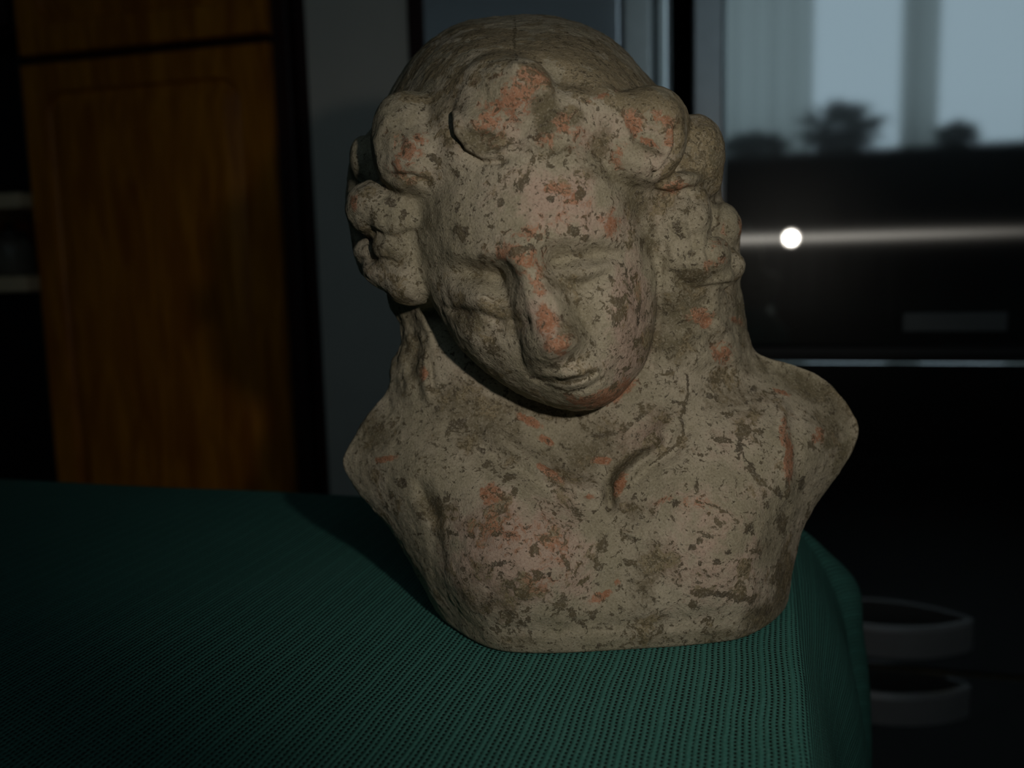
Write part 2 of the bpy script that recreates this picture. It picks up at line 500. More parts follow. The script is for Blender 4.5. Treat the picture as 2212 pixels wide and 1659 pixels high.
# ------------------------------------------------------------------ freezer beside it
fz = empty('upright_freezer', (-.33, FR + .3, 0))
tag(fz, 'dark stainless upright freezer with pale vertical edge trim, between bare wall and refrigerator', 'freezer')
box('body', -.529, -.146, FR + .045, Y1 - .01, .03, 1.80, M_BLACK, fz)
box('plinth', -.51, -.16, FR + .06, FR + .10, 0, .03, M_BLACK, fz)
box('door', -.530, -.217, FR, FR + .042, .05, 1.80, M_STEEL2, fz, .003, 3)
box('grip_trim', -.213, -.170, FR + .004, FR + .042, .05, 1.80, plain('pale_grip_trim', (.70, .70, .70), .30, .85), fz, .004, 3)
box('grip_edge', -.1705, -.1665, FR, FR + .02, .05, 1.80, M_BRIGHT, fz, .0015, 2)
box('edge_strip', -.165, -.143, FR + .010, FR + .042, .05, 1.80, M_STEEL, fz, .007, 4)
sp = box('side_panel', -.560, -.532, FR + .005, Y1 - .01, 0, 2.3, M_DARKWOOD, None, .002)
tag(sp, 'narrow dark reddish wood panel standing against the freezer side', 'wood panel')

# ------------------------------------------------------------------ wooden cabinet
cb = empty('tall_cabinet', (-1.06, FR + .3, 0))
tag(cb, 'tall cherry brown wooden cabinet with a rounded raised panel on its door', 'cabinet')
box('carcass', -1.318, -.785, FR + .024, Y1 - .01, .08, 2.30, M_DARKWOOD, cb, .002)  # dark colour also stands in for shadow on the strip beside the doors
box('side_trim', -.783, -.757, FR + .05, Y1 - .01, .0, 2.30, M_DARKWOOD, cb, .002)
box('plinth', -1.30, -.80, FR + .07, FR + .10, 0, .08, M_BLACK, cb)

def panel_door(x0, x1, z0, z1, px0, px1, pz0, pz1, rad, y, parent, mat):
    """door slab with a rounded sunk groove; the raised field inside it is its own part"""
    off = parent.location
    def ring(ins, yy):
        out = []
        r = max(rad - ins, .004)
        for cx_, cz_, a0 in ((px1 - ins - r, pz1 - ins - r, 0), (px0 + ins + r, pz1 - ins - r, 90), (px0 + ins + r, pz0 + ins + r, 180), (px1 - ins - r, pz0 + ins + r, 270)):
            for k in range(9):
                a = math.radians(a0 + k * 90 / 8)
                out.append((cx_ + r * math.cos(a) - off.x, yy - off.y, cz_ + r * math.sin(a) - off.z))
        return out
    def rect(ins, yy):
        out = []
        for sx, sz, a0 in ((x1 - ins, z1 - ins, 0), (x0 + ins, z1 - ins, 90), (x0 + ins, z0 + ins, 180), (x1 - ins, z0 + ins, 270)):
            for k in range(9):
                # spread the nine points of a corner along its two edges
                t = (k - 4) / 4 * .03
                dx, dz = {0: ((0, t) if t < 0 else (-t, 0)), 90: ((-t, 0) if t < 0 else (0, -t)), 180: ((0, -t) if t < 0 else (t, 0)), 270: ((t, 0) if t < 0 else (0, t))}[a0]
                out.append((sx + dx - off.x, yy - off.y, sz + dz - off.z))
        return out
    def loft(name, rings, par, cap0):
        bm = bmesh.new()
        prev = None
        for c in rings:
            vs = [bm.verts.new(p) for p in c]
            if prev:
                for k in range(len(vs)):
                    bm.faces.new((prev[k], prev[(k + 1) % len(vs)], vs[(k + 1) % len(vs)], vs[k]))
            elif cap0:
                bm.faces.new(vs)
            prev = vs
        bm.faces.new(prev)
        return from_bm(name, bm, mat, par)
    d = loft('door', [rect(0, y + .022), rect(0, y + .004), rect(.003, y), ring(0, y), ring(.003, y + .006), ring(.006, y + .009)], parent, True)
    loft('raised_panel', [ring(.007, y + .0085), ring(.010, y + .0075), ring(.034, y + .0015), ring(.040, y + .0010)], d, True)
    return d
panel_door(-1.314, -.812, .09, 1.266, -1.266, -.866, .15, 1.216, .040, FR, cb, M_WOOD)
panel_door(-1.314, -.812, 1.281, 2.28, -1.266, -.866, 1.335, 2.22, .040, FR, cb, M_WOOD)

# ------------------------------------------------------------------ niche with counter and shelf left of the cabinet
ct = empty('kitchen_counter', (-1.76, FR + .3, 0))
tag(ct, 'counter with cream edged top in the niche beside the wooden cabinet', 'counter')
box('base_unit', -2.19, -1.34, FR + .03, Y1 - .01, .0, .852, M_BLACK, ct, .003)
box('worktop', -2.19, -1.335, FR - .008, Y1 - .01, .856, .886, M_CREAM, ct, .004)
sh = empty('wall_shelf', (-1.76, FR + .4, 1.04))
tag(sh, 'cream shelf board on the wall above the counter, beside the wooden cabinet', 'shelf')
box('board', -2.19, -1.335, FR - .006, Y1 - .002, 1.012, 1.040, M_CREAM, sh, .003)
for bx in (-2.10, -1.70, -1.42):
    box('bracket', bx, bx + .02, Y1 - .15, Y1 - .002, .950, 1.0115, M_BLACK, sh, .002)
mw = empty('microwave_filler', (-1.66, FR + .42, 1.0405))  # made-up appliance, added so this stretch of wall stays black
tag(mw, 'black microwave oven added on the cream shelf to darken the wall there', 'microwave')
box('case', -1.95, -1.345, FR + .06, Y1 - .06, 1.041, 1.30, M_BLACK, mw, .006)
box('door', -1.93, -1.55, FR + .045, FR + .06, 1.055, 1.29, plain('dark_glass', (.01, .011, .013), .15), mw, .004)
box('control_panel', -1.53, -1.355, FR + .048, FR + .06, 1.055, 1.29, M_BLACK, mw, .003)

wc = empty('cupboard_filler', (-1.76, FR + .35, 1.32))  # added to darken the corner where bare wall would show bright
tag(wc, 'dark wall cupboard added above the microwave oven to cover the bright wall', 'cupboard')
box('carcass', -2.19, -1.335, FR + .03, Y1 - .002, 1.33, 2.28, M_DARKWOOD, wc, .002)
for a, b in ((-2.18, -1.77), (-1.76, -1.345)):
    box('door', a, b, FR + .01, FR + .029, 1.34, 2.27, M_DARKWOOD, wc, .003)

def lathe(name, prof, mat, parent, n=24):
    bm = bmesh.new()
    rows = [[bm.verts.new((r * math.cos(2 * math.pi * k / n), r * math.sin(2 * math.pi * k / n), z)) for k in range(n)] for r, z in prof]
    for a, b in zip(rows, rows[1:]):
        for k in range(n):
            bm.faces.new((a[k], a[(k + 1) % n], b[(k + 1) % n], b[k]))
    bm.faces.new(rows[0][::-1]); bm.faces.new(rows[-1])
    return from_bm(name, bm, mat, parent, True)
jar = empty('storage_jar', (-1.462, FR + .10, .8865))
tag(jar, 'dull grey storage jar with lid on the cream counter', 'jar')
lathe('jar_body', [(.036, 0), (.042, .006), (.043, .05), (.040, .066), (.033, .074)], plain('grey_stoneware', (.16, .14, .11), .45), jar)
lathe('lid', [(.034, .0745), (.035, .082), (.028, .09), (.008, .092), (.009, .104), (.004, .107)], plain('dark_lid', (.05, .045, .04), .4), jar)
pk = empty('food_packet', (-1.545, FR + .22, .8865))
tag(pk, 'small orange and brown packet standing behind the grey jar', 'packet')
box('carton', -1.585, -1.505, FR + .20, FR + .24, .887, 1.0, plain('orange_card', (.35, .09, .03), .6), pk, .002)
box('band', -1.5855, -1.5045, FR + .1995, FR + .2405, .935, .962, plain('brown_print', (.12, .05, .02), .6), pk, .002)

# ------------------------------------------------------------------ the bust: implicit sculpture polygonised with surface nets
VOX = 3.6
def rbf(pts, step=4, x0=700, x1=1900, y0=0, y1=1520):
    """thin-plate surface through (px, py, height) control points on a raster"""
    P = np.array(pts, float)
    xy = P[:, :2] / 100.0
    n = len(P)
    d = np.sqrt(((xy[:, None] - xy[None]) ** 2).sum(-1)) + 1e-9
    K = d * d * np.log(d)
    A = np.zeros((n + 3, n + 3))
    A[:n, :n] = K + np.eye(n) * .02
    A[:n, n] = 1; A[:n, n + 1:] = xy
    A[n:, :n] = A[:n, n:].T
    w = np.linalg.solve(A, np.concatenate([P[:, 2], np.zeros(3)]))
    gx = np.arange(x0, x1, step) / 100.0; gy = np.arange(y0, y1, step) / 100.0
    GX, GY = np.meshgrid(gx, gy, indexing='ij')
    out = w[n] + w[n + 1] * GX + w[n + 2] * GY
    for k in range(n):
        r2 = (GX - xy[k, 0]) ** 2 + (GY - xy[k, 1]) ** 2 + 1e-12
        out += w[k] * .5 * r2 * np.log(r2)
    return out.astype(np.float32)

RX0, RX1, RY0, RY1, RS = 700, 1900, 0, 1520, 4
RGX, RGY = np.meshgrid(np.arange(RX0, RX1, RS, dtype=np.float32), np.arange(RY0, RY1, RS, dtype=np.float32), indexing='ij')

def poly_sd(poly, smooth=2):
    """inside distance (positive inside) of a polygon on the raster"""
    P = np.array(poly, np.float32)
    for _ in range(smooth):                     # Chaikin rounding
        Q = np.roll(P, -1, 0)
        P = np.stack([P * .75 + Q * .25, P * .25 + Q * .75], 1).reshape(-1, 2)
    Q = np.roll(P, -1, 0)
    best = np.full(RGX.shape, 1e9, np.float32)
    ins = np.zeros(RGX.shape, bool)
    for (ax, ay), (bx, by) in zip(P, Q):
        ex, ey = bx - ax, by - ay
        t = np.clip(((RGX - ax) * ex + (RGY - ay) * ey) / (ex * ex + ey * ey + 1e-9), 0, 1)
        best = np.minimum(best, (RGX - ax - t * ex) ** 2 + (RGY - ay - t * ey) ** 2)
        c = (ay > RGY) != (by > RGY)
        ins ^= c & (RGX < (bx - ax) * (RGY - ay) / (by - ay + 1e-9) + ax)
    best = np.sqrt(best)
    return np.where(ins, best, -best).astype(np.float32)

def seg_field(pts, x, y):
    """distance to a polyline, and the parameter 0..1 along it"""
    P = np.array(pts, np.float32)
    L = np.concatenate([[0], np.cumsum(np.sqrt((np.diff(P[:, :2], axis=0) ** 2).sum(1)))])
    best = np.full(x.shape, 1e9, np.float32); par = np.zeros(x.shape, np.float32)
    for k in range(len(P) - 1):
        ax, ay = P[k, :2]; bx, by = P[k + 1, :2]
        ex, ey = bx - ax, by - ay
        t = np.clip(((x - ax) * ex + (y - ay) * ey) / (ex * ex + ey * ey + 1e-9), 0, 1)
        d = (x - ax - t * ex) ** 2 + (y - ay - t * ey) ** 2
        m = d < best
        best = np.where(m, d, best)
        par = np.where(m, (L[k] + t * (L[k + 1] - L[k])) / L[-1], par)
    return np.sqrt(best), par

def sstep(a, b, x):
    t = np.clip((x - a) / (b - a), 0, 1)
    return t * t * (3 - 2 * t)

def gauss(cx, cy, rx, ry, ang=0.0, x=None, y=None):
    x = RGX if x is None else x; y = RGY if y is None else y
    c, s = math.cos(math.radians(ang)), math.sin(math.radians(ang))
    u = ((x - cx) * c + (y - cy) * s) / rx; v = (-(x - cx) * s + (y - cy) * c) / ry
    return np.exp(-(u * u + v * v))

def stroke(pts, width, h):
    d, _ = seg_field(pts, RGX, RGY)
    return h * np.exp(-(d / width) ** 2)

class Layer:
    """a solid between a front and a back relief inside an outline, with rounded rim"""
    def __init__(self, poly, front, back, mid, rim, smooth=2, extra=None, brim=None):
        self.D = poly_sd(poly, smooth)
        F = front if not callable(front) else front()
        t = np.clip(self.D / rim, 0, 1)
        prof = np.sqrt(np.clip(1 - (1 - t) ** 2, 0, 1))
        t2 = np.clip(self.D / (brim or rim), 0, 1)
        prof2 = np.sqrt(np.clip(1 - (1 - t2) ** 2, 0, 1))
        self.F = mid + (F - mid) * prof
        if extra is not None:
            self.F = self.F + extra * sstep(0, 20, self.D)
        self.B = (mid + (back - mid) * prof2).astype(np.float32)
        gx, gy = np.gradient(self.F, RS)
        self.N = np.sqrt(1 + np.minimum(gx * gx + gy * gy, 9)).astype(np.float32)
        gx, gy = np.gradient(self.B, RS)
        self.NB = np.sqrt(1 + np.minimum(gx * gx + gy * gy, 9)).astype(np.float32)
        self.pack = np.stack([self.F, self.N, self.B, self.NB, self.D], -1).astype(np.float32)

# ---- torso
torso_poly = [(870, 830), (830, 850), (790, 900), (747, 972), (738, 1000), (752, 1030), (772, 1062), (800, 1092), (850, 1150), (900, 1240), (948, 1330),
              (985, 1388), (1010, 1440), (1080, 1500), (1600, 1490), (1668, 1400), (1692, 1335), (1706, 1280), (1716, 1210), (1730, 1150), (1760, 1090), (1800, 1040),
              (1836, 985), (1857, 935), (1852, 908), (1832, 870), (1792, 825), (1742, 794), (1690, 779), (1637, 766), (1500, 740), (1250, 720), (1000, 740)]
torso_pts = [(745, 1000, -70), (790, 930, -60), (850, 860, -60), (850, 960, -5), (820, 1060, -10), (860, 1110, 30), (900, 1020, 60), (930, 1180, 70), (960, 1080, 95), (1000, 930, 40), (1000, 1010, 95),
             (1100, 960, 60), (1100, 1060, 135), (1080, 1200, 185), (1180, 1180, 190), (1000, 1260, 140), (985, 1340, 95), (1060, 1350, 140), (1060, 1420, 105), (1200, 1410, 135), (1200, 1330, 168),
             (1400, 1405, 118), (1400, 1330, 155), (1560, 1390, 95), (1600, 1320, 125), (1660, 1300, 85), (1300, 1180, 160), (1340, 1260, 155), (1280, 1090, 110), (1250, 990, 50), (1250, 920, 20), (1130, 880, 15),
             (1450, 1100, 160), (1560, 1180, 170), (1640, 1150, 130), (1480, 1230, 168), (1450, 960, 100), (1520, 900, 70), (1600, 1000, 110), (1600, 860, 20), (1690, 830, -50), (1680, 940, 60), (1690, 1050, 80),
             (1760, 880, -50), (1780, 960, -15), (1840, 930, -90), (1790, 1020, -30), (1720, 1100, 30), (1705, 1200, 40), (1480, 800, 20), (1400, 860, 20), (900, 800, -80), (1000, 800, 0), (1300, 780, 0), (1650, 770, -90)]
tx = gauss(1100, 1190, 130, 120) * 14 + gauss(1560, 1190, 120, 120) * 14
tx += stroke([(915, 1065), (935, 1110), (945, 1180), (950, 1260), (985, 1330)], 18, -13)
tx += stroke([(905, 1040), (925, 1080), (940, 1115)], 14, -10)
tx += stroke([(985, 1343), (1100, 1362), (1300, 1352), (1480, 1338), (1640, 1322), (1680, 1300)], 18, -5)
tx += stroke([(1000, 1385), (1300, 1378), (1600, 1362)], 26, 3)
tx += stroke([(1690, 880), (1694, 950), (1700, 1040), (1716, 1100)], 11, 10)
tx += stroke([(1712, 880), (1716, 950), (1722, 1040), (1745, 1100)], 16, -9)
# neck base: V of the collar bones and the pit at the throat
tx += stroke([(1060, 930), (1110, 965), (1180, 1020), (1250, 1052), (1300, 1062)], 20, 20)
tx += stroke([(1040, 970), (1110, 1010), (1180, 1055), (1250, 1085)], 22, -10)
tx += stroke([(1480, 840), (1440, 930), (1380, 990), (1340, 1040)], 26, 24)
tx += stroke([(1318, 1090), (1312, 1040), (1330, 1005), (1370, 975), (1420, 950)], 13, -24)
tx += stroke([(1480, 930), (1455, 975), (1395, 1010), (1345, 1060)], 13, -12)
tx += stroke([(1285, 940), (1330, 935), (1365, 915), (1395, 885)], 9, -8)
tx += stroke([(1330, 1130), (1310, 1180), (1290, 1260)], 40, -12)
tx += stroke([(1305, 1150), (1300, 1185), (1290, 1215)], 8, -8)
tx += stroke([(1000, 935), (1060, 1000)], 30, -8)
torso = Layer(torso_poly, rbf(torso_pts), -250.0, -90.0, 95, extra=tx.astype(np.float32), brim=90)

# ---- neck and long hair behind it
neck_poly = [(850, 560), (835, 640), (842, 665), (862, 692), (872, 728), (846, 778), (841, 812), (842, 850), (850, 900), (1000, 960), (1250, 1000), (1500, 930),
             (1680, 830), (1640, 775), (1623, 745), (1612, 690), (1608, 640), (1592, 608), (1560, 560), (1250, 500)]
neck_pts = [(870, 640, -20), (900, 690, -10), (880, 760, -30), (870, 830, -30), (930, 760, 5), (935, 840, 10), (960, 700, 20), (1000, 760, 25), (1000, 860, 30), (1080, 900, 30), (1150, 800, 30),
            (1250, 920, 30), (1320, 900, 45), (1400, 860, 60), (1440, 780, 80), (1440, 650, 118), (1480, 700, 98), (1520, 640, 100), (1550, 720, 62), (1590, 700, 10), (1610, 780, -30), (1520, 800, 50), (1460, 870, 60), (1250, 700, 40)]
nx = stroke([(905, 660), (925, 720), (915, 800), (925, 850)], 14, 16)
nx += stroke([(880, 680), (905, 740), (890, 800)], 10, -10)
nx += stroke([(868, 750), (862, 790), (880, 840)], 12, 10)
nx += stroke([(918, 720), (930, 790), (935, 850)], 6, -9)
nx += stroke([(1540, 640), (1560, 700), (1590, 770)], 14, 12)
nx += stroke([(1515, 650), (1530, 720), (1570, 790)], 10, -9)
nx += stroke([(1500, 780), (1570, 765), (1600, 800)], 20, 8)
nx += stroke([(1480, 690), (1540, 672)], 10, 8)
nx += stroke([(1470, 730), (1550, 700)], 10, 7)
neck = Layer(neck_poly, rbf(neck_pts), -230.0, -100.0, 55, extra=nx.astype(np.float32), brim=120)

# ---- skull with smooth hair cap
cap_poly = [(820, 240), (850, 180), (900, 103), (985, 46), (1060, 33), (1180, 28), (1260, 48), (1332, 86), (1400, 163), (1440, 205), (1480, 242), (1498, 300), (1505, 420),
            (1490, 560), (1440, 680), (1300, 760), (1120, 740), (960, 660), (870, 560), (825, 430), (810, 320)]
cap_pts = [(1130, 60, 205), (1120, 130, 268), (1000, 100, 225), (1000, 170, 265), (1270, 110, 232), (900, 200, 190), (950, 250, 275), (870, 250, 185), (1300, 180, 272), (1400, 230, 225), (1450, 260, 170), (1180, 200, 292), (1050, 230, 292), (1150, 300, 305), (1150, 450, 300),
           (860, 380, 175), (1440, 400, 170), (890, 520, 140), (1450, 560, 110), (960, 620, 140), (1150, 650, 200), (1400, 640, 140), (1300, 300, 285), (960, 330, 285), (1380, 320, 250)]
cx_ = stroke([(1118, 30), (1112, 70), (1120, 120), (1108, 145)], 7, -6)
cx_ += gauss(1050, 90, 60, 45) * 8 + gauss(1200, 110, 80, 50) * 8
cx_ += stroke([(1180, 160), (1260, 200), (1330, 230), (1400, 215)], 28, -12)
cap = Layer(cap_poly, rbf(cap_pts), -430.0, -110.0, 105, extra=cx_.astype(np.float32), brim=280)

# ---- face
face_poly = [(880, 480), (893, 540), (913, 600), (935, 652), (965, 712), (1003, 763), (1050, 804), (1100, 836), (1160, 866), (1212, 882), (1262, 888), (1300, 880), (1332, 860), (1358, 830),
             (1382, 803), (1402, 768), (1417, 700), (1422, 620), (1416, 555), (1396, 480), (1380, 400), (1340, 300), (1240, 240), (1100, 230), (980, 270), (910, 360)]
face_pts = [(1000, 380, 290), (1130, 330, 335), (1280, 350, 315), (1150, 420, 348), (1000, 470, 298), (1320, 450, 298), (1150, 510, 352), (940, 540, 235), (1395, 560, 215), (1180, 620, 318), (1050, 640, 285),
            (1260, 590, 302), (985, 660, 240), (1020, 735, 258), (1340, 690, 275), (1400, 690, 210), (1110, 780, 272), (1230, 800, 300), (1320, 800, 262), (1275, 855, 285), (1190, 850, 272), (1130, 830, 262), (1250, 700, 300), (1090, 700, 280)]
def face_extra():
    e = np.zeros(RGX.shape, np.float32)
    # brow ridge and sockets
    e += stroke([(985, 548), (1040, 548), (1090, 560)], 24, 12)
    e += stroke([(1165, 520), (1240, 500), (1330, 505), (1370, 540)], 26, 9)
    e -= 40 * gauss(1040, 588, 62, 26, 8) + 26 * gauss(1080, 610, 26, 46)
    e -= 30 * gauss(1200, 560, 38, 40) + 24 * gauss(1280, 550, 75, 20, -3)
    # lids: closed, heavy
    e += 26 * gauss(1035, 648, 62, 30, 12)
    e += 17 * gauss(1262, 585, 62, 24, -10)
    e += stroke([(985, 655), (1020, 640), (1060, 640), (1085, 660)], 7, 5)
    e += stroke([(985, 668), (1030, 672), (1080, 690)], 8, -9)
    e += stroke([(1205, 605), (1255, 612), (1310, 592)], 8, -8)
    e += stroke([(1265, 588), (1310, 568)], 10, 6)
    e += stroke([(950, 655), (975, 668), (1010, 672)], 7, -8)
    e -= 10 * gauss(1060, 720, 30, 50, -20)
    # cheeks
    e += 14 * gauss(1010, 725, 50, 40, 35) + 16 * gauss(1335, 650, 50, 80, -8)
    e -= 14 * gauss(1240, 690, 34, 60, -20)
    # mouth
    e += 20 * gauss(1222, 800, 60, 30, -8)
    e += stroke([(1165, 806), (1195, 806), (1225, 812), (1260, 802), (1285, 785)], 10, 5)
    e += stroke([(1146, 810), (1190, 820), (1221, 826), (1250, 820), (1285, 804)], 5.5, -10)
    e += stroke([(1195, 828), (1225, 833), (1260, 824), (1292, 808)], 6, 6)
    e += stroke([(1160, 820), (1190, 829), (1222, 840), (1246, 842), (1270, 834), (1302, 815)], 6, -8)
    e += 10 * gauss(1262, 862, 50, 22, -15)
    e += stroke([(1300, 770), (1330, 800)], 12, -5)
    # nose: a long wedge with flat ridge, sheer on its left flank
    A = np.array([1122, 548.]); B = np.array([1206, 752.])
    ax = (B - A) / np.linalg.norm(B - A); Ln = np.linalg.norm(B - A)
    t = ((RGX - A[0]) * ax[0] + (RGY - A[1]) * ax[1]) / Ln
    q = -(RGX - A[0]) * -ax[1] - (RGY - A[1]) * ax[0]
    q = (RGX - A[0]) * ax[1] - (RGY - A[1]) * ax[0]
    tc = np.clip(t, 0, 1)
    hw = lerp(16, 30, tc)
    H = lerp(26, 82, tc ** .8)
    left = np.clip(1 - (-q - hw) / lerp(30, 52, tc), 0, 1) ** .85; rt = sstep(hw + lerp(40, 62, tc), hw, q)
    end = sstep(1.20, .97, t) * sstep(-.30, .05, t)
    H = H * (1 - .10 * np.clip(np.abs(q) / hw, 0, 1) ** 2)
    e += H * np.where(q < 0, left, rt) * end
    e += 9 * gauss(1226, 728, 18, 24, -15)
    e += 14 * gauss(1140, 735, 18, 26, -20)            # wing of the nostril
    e += stroke([(1108, 690), (1125, 700), (1140, 690)], 6, -8)
    # temple grooves
    e += stroke([(1395, 430), (1415, 520), (1425, 620)], 16, -4)
    return e.astype(np.float32)
face = Layer(face_poly, rbf(face_pts), -60.0, 130.0, 95, extra=face_extra(), brim=60)

# ---- mass of curly hair beside the face
hair_poly = [(812, 262), (790, 293), (766, 306), (752, 360), (746, 410), (746, 452), (756, 492), (760, 522), (768, 562), (778, 588), (795, 600), (832, 624), (880, 655), (935, 680), (1000, 600), (1150, 420),
             (1380, 500), (1425, 680), (1500, 690), (1600, 640), (1598, 608), (1607, 570), (1596, 540), (1602, 500), (1590, 462), (1556, 430), (1560, 372), (1554, 330), (1540, 292), (1496, 266), (1430, 240), (1150, 200), (900, 240)]
hair_pts = [(790, 340, 30), (770, 430, 20), (800, 480, 70), (860, 440, 150), (880, 520, 150), (790, 560, 30), (850, 590, 90), (900, 620, 105), (920, 560, 150), (1000, 450, 200), (1150, 350, 230), (1400, 420, 190), (1470, 380, 150), (1520, 340, 95),
            (1530, 420, 70), (1580, 490, 5), (1480, 480, 140), (1500, 560, 120), (1430, 560, 150), (1580, 570, 10), (1540, 610, 55), (1450, 640, 110), (880, 350, 170)]
hx = stroke([(800, 395), (770, 390)], 12, -12) + stroke([(770, 505), (820, 515), (880, 505)], 12, -16) + stroke([(775, 560), (830, 558), (880, 575)], 9, -12)
hx = hx + stroke([(1556, 425), (1535, 455), (1530, 540), (1560, 600)], 11, -16) + stroke([(1500, 420), (1480, 440)], 12, -12) + stroke([(1560, 535), (1600, 540)], 9, -12)
hairm = Layer(hair_poly, rbf(hair_pts), -260.0, -60.0, 48, extra=hx.astype(np.float32), brim=90)

# ---- curls: (px, py, w, rx, ry, rz, angle, blend)
CURLS = [
    (1085, 238, 242, 104, 105, 88, 0, 16), (1045, 285, 285, 58, 52, 60, 0, 22), (1120, 200, 300, 66, 62, 58, 0, 24), (1190, 290, 278, 66, 48, 60, -10, 24), (1235, 245, 268, 62, 46, 50, 10, 26),
    (885, 312, 162, 76, 104, 96, -8, 20), (895, 345, 210, 60, 62, 74, 0, 26), (885, 268, 185, 52, 52, 56, 20, 26),
    (1388, 295, 218, 84, 94, 88, 0, 18), (1408, 266, 258, 52, 50, 52, 0, 22), (1362, 330, 250, 56, 52, 52, 0, 22), (1310, 262, 258, 50, 60, 44, 0, 28), (1425, 248, 170, 62, 46, 66, 35, 34),
    (1450, 398, 175, 60, 22, 46, -12, 10), (1495, 335, 105, 66, 84, 85, 0, 24), (1510, 392, 90, 46, 40, 55, 0, 16),
    (790, 345, 0, 34, 50, 70, 0, 20), (812, 450, 105, 62, 56, 80, 0, 20), (862, 470, 150, 55, 48, 55, 0, 28), (815, 548, 45, 50, 32, 60, 10, 18),
    (838, 592, 65, 54, 34, 62, 14, 18), (885, 600, 105, 52, 52, 58, 0, 26), (862, 535, 125, 52, 40, 52, 0, 24),
    (1470, 470, 130, 66, 66, 66, 0, 26), (1550, 492, 8, 50, 56, 66, 0, 18), (1562, 575, 12, 46, 38, 62, 0, 18), (1500, 555, 108, 66, 56, 66, 10, 24),
    (1520, 606, 74, 64, 34, 56, -12, 16), (1440, 590, 100, 38, 70, 44, 0, 34), (1546, 548, 88, 32, 34, 40, 0, 16), (1488, 432, 140, 30, 26, 36, 20, 16), (1450, 545, 140, 26, 40, 36, 0, 18),
]
# clipped so that the grid just contains the sculpture
NXg = int((1880 - 715) / VOX); GX0 = 715 - CX - 25
NYg = int((1470 - 5) / VOX); GY0 = 5 - CY - 25
NZg = int((470 + 470) / VOX); GZ0 = -470.0
xs = (GX0 + np.arange(NXg + 14) * VOX).astype(np.float32)
ys = (GY0 + np.arange(NYg + 14) * VOX).astype(np.float32)
zs = (GZ0 + np.arange(NZg + 2) * VOX).astype(np.float32)
# table plane in camera units:  up . p = -h
UPC = MROT[2] ; H_T = (CAM_Z - TABLE_Z) / S

def smin(a, b, k):
    h = np.maximum(k - np.abs(a - b), 0) / k
    return np.minimum(a, b) - h * h * k * .25

def build_field():
    Fd = np.full((len(xs), len(ys), len(zs)), 40.0, np.float32)
    chunk = 24
    spec = ((torso, 16, 725, 1880, 700, 1520, -300, 270), (neck, 26, 800, 1720, 480, 1020, -280, 160), (cap, 30, 785, 1530, 0, 800, -470, 350), (hairm, 22, 720, 1630, 180, 720, -300, 260), (face, 9, 855, 1450, 215, 900, -100, 470))
    for y0 in range(0, len(ys), chunk):
        yy = ys[y0:y0 + chunk]
        for ly, sm, xl, xh, lo, hi, zl, zh in spec:
            kk = FPX / (FPX - np.array([zl, zh]))
            if (yy[-1] * kk).max() + CY < lo or (yy[0] * kk).min() + CY > hi:
                continue
            xa = (np.array([xl, xh]) - CX)[:, None] / kk
            i0, i1 = np.searchsorted(xs, [xa.min(), xa.max()]); k0, k1 = np.searchsorted(zs, [zl, zh])
            Xg, Yg, Zg = np.meshgrid(xs[i0:i1], yy, zs[k0:k1], indexing='ij')
            k = FPX / (FPX - Zg)
            fx = (Xg * k + (CX - RX0)) / RS; fy = (Yg * k + (CY - RY0)) / RS
            ix = np.clip(fx.astype(np.int32), 0, RGX.shape[0] - 2); iy = np.clip(fy.astype(np.int32), 0, RGX.shape[1] - 2)
            tx_ = np.clip(fx - ix, 0, 1)[..., None]; ty_ = np.clip(fy - iy, 0, 1)[..., None]
            A = ly.pack
            val = (A[ix, iy] * (1 - tx_) + A[ix + 1, iy] * tx_) * (1 - ty_) + (A[ix, iy + 1] * (1 - tx_) + A[ix + 1, iy + 1] * tx_) * ty_
            v = np.maximum((Zg - val[..., 0]) / val[..., 1], (val[..., 2] - Zg) / val[..., 3])
            v = np.maximum(v, -val[..., 4])
            sub = Fd[i0:i1, y0:y0 + chunk, k0:k1]
            sub[...] = smin(sub, v, sm)
    # curls, locally
    for px, py, w, rx, ry, rz, an, bl in CURLS:
        q = (FPX - w) / FPX
        c = np.array([(px - CX) * q, (py - CY) * q, w])
        m = max(rx, ry) + 40
        i0, i1 = np.searchsorted(xs, [c[0] - m, c[0] + m]); j0, j1 = np.searchsorted(ys, [c[1] - m, c[1] + m]); k0, k1 = np.searchsorted(zs, [c[2] - rz - 40, c[2] + rz + 40])
        Xg, Yg, Zg = np.meshgrid(xs[i0:i1] - c[0], ys[j0:j1] - c[1], zs[k0:k1] - c[2], indexing='ij')
        ca, sa = math.cos(math.radians(an)), math.sin(math.radians(an))
        u = (Xg * ca + Yg * sa) / rx; v = (-Xg * sa + Yg * ca) / ry; ww = Zg / rz
        r = np.sqrt(u * u + v * v + ww * ww)
        g = np.sqrt((u / rx) ** 2 + (v / ry) ** 2 + (ww / rz) ** 2) + 1e-6
        d = r * (r - 1) / g
        Fd[i0:i1, j0:j1, k0:k1] = smin(Fd[i0:i1, j0:j1, k0:k1], d.astype(np.float32), bl)
    # flat underside on the table
    Xg, Yg, Zg = np.meshgrid(xs, ys, zs, indexing='ij', sparse=True)
    hgt = UPC[0] * Xg + UPC[1] * (-Yg) + UPC[2] * (FPX - Zg) + H_T
    a, b = Fd, (4.0 - hgt).astype(np.float32)
    k = 10.0
    h = np.maximum(k - np.abs(a - b), 0) / k
    Fd = np.maximum(a, b) + h * h * k * .25
    Fd[0], Fd[-1], Fd[:, 0], Fd[:, -1], Fd[:, :, 0], Fd[:, :, -1] = 9, 9, 9, 9, 9, 9
    return Fd

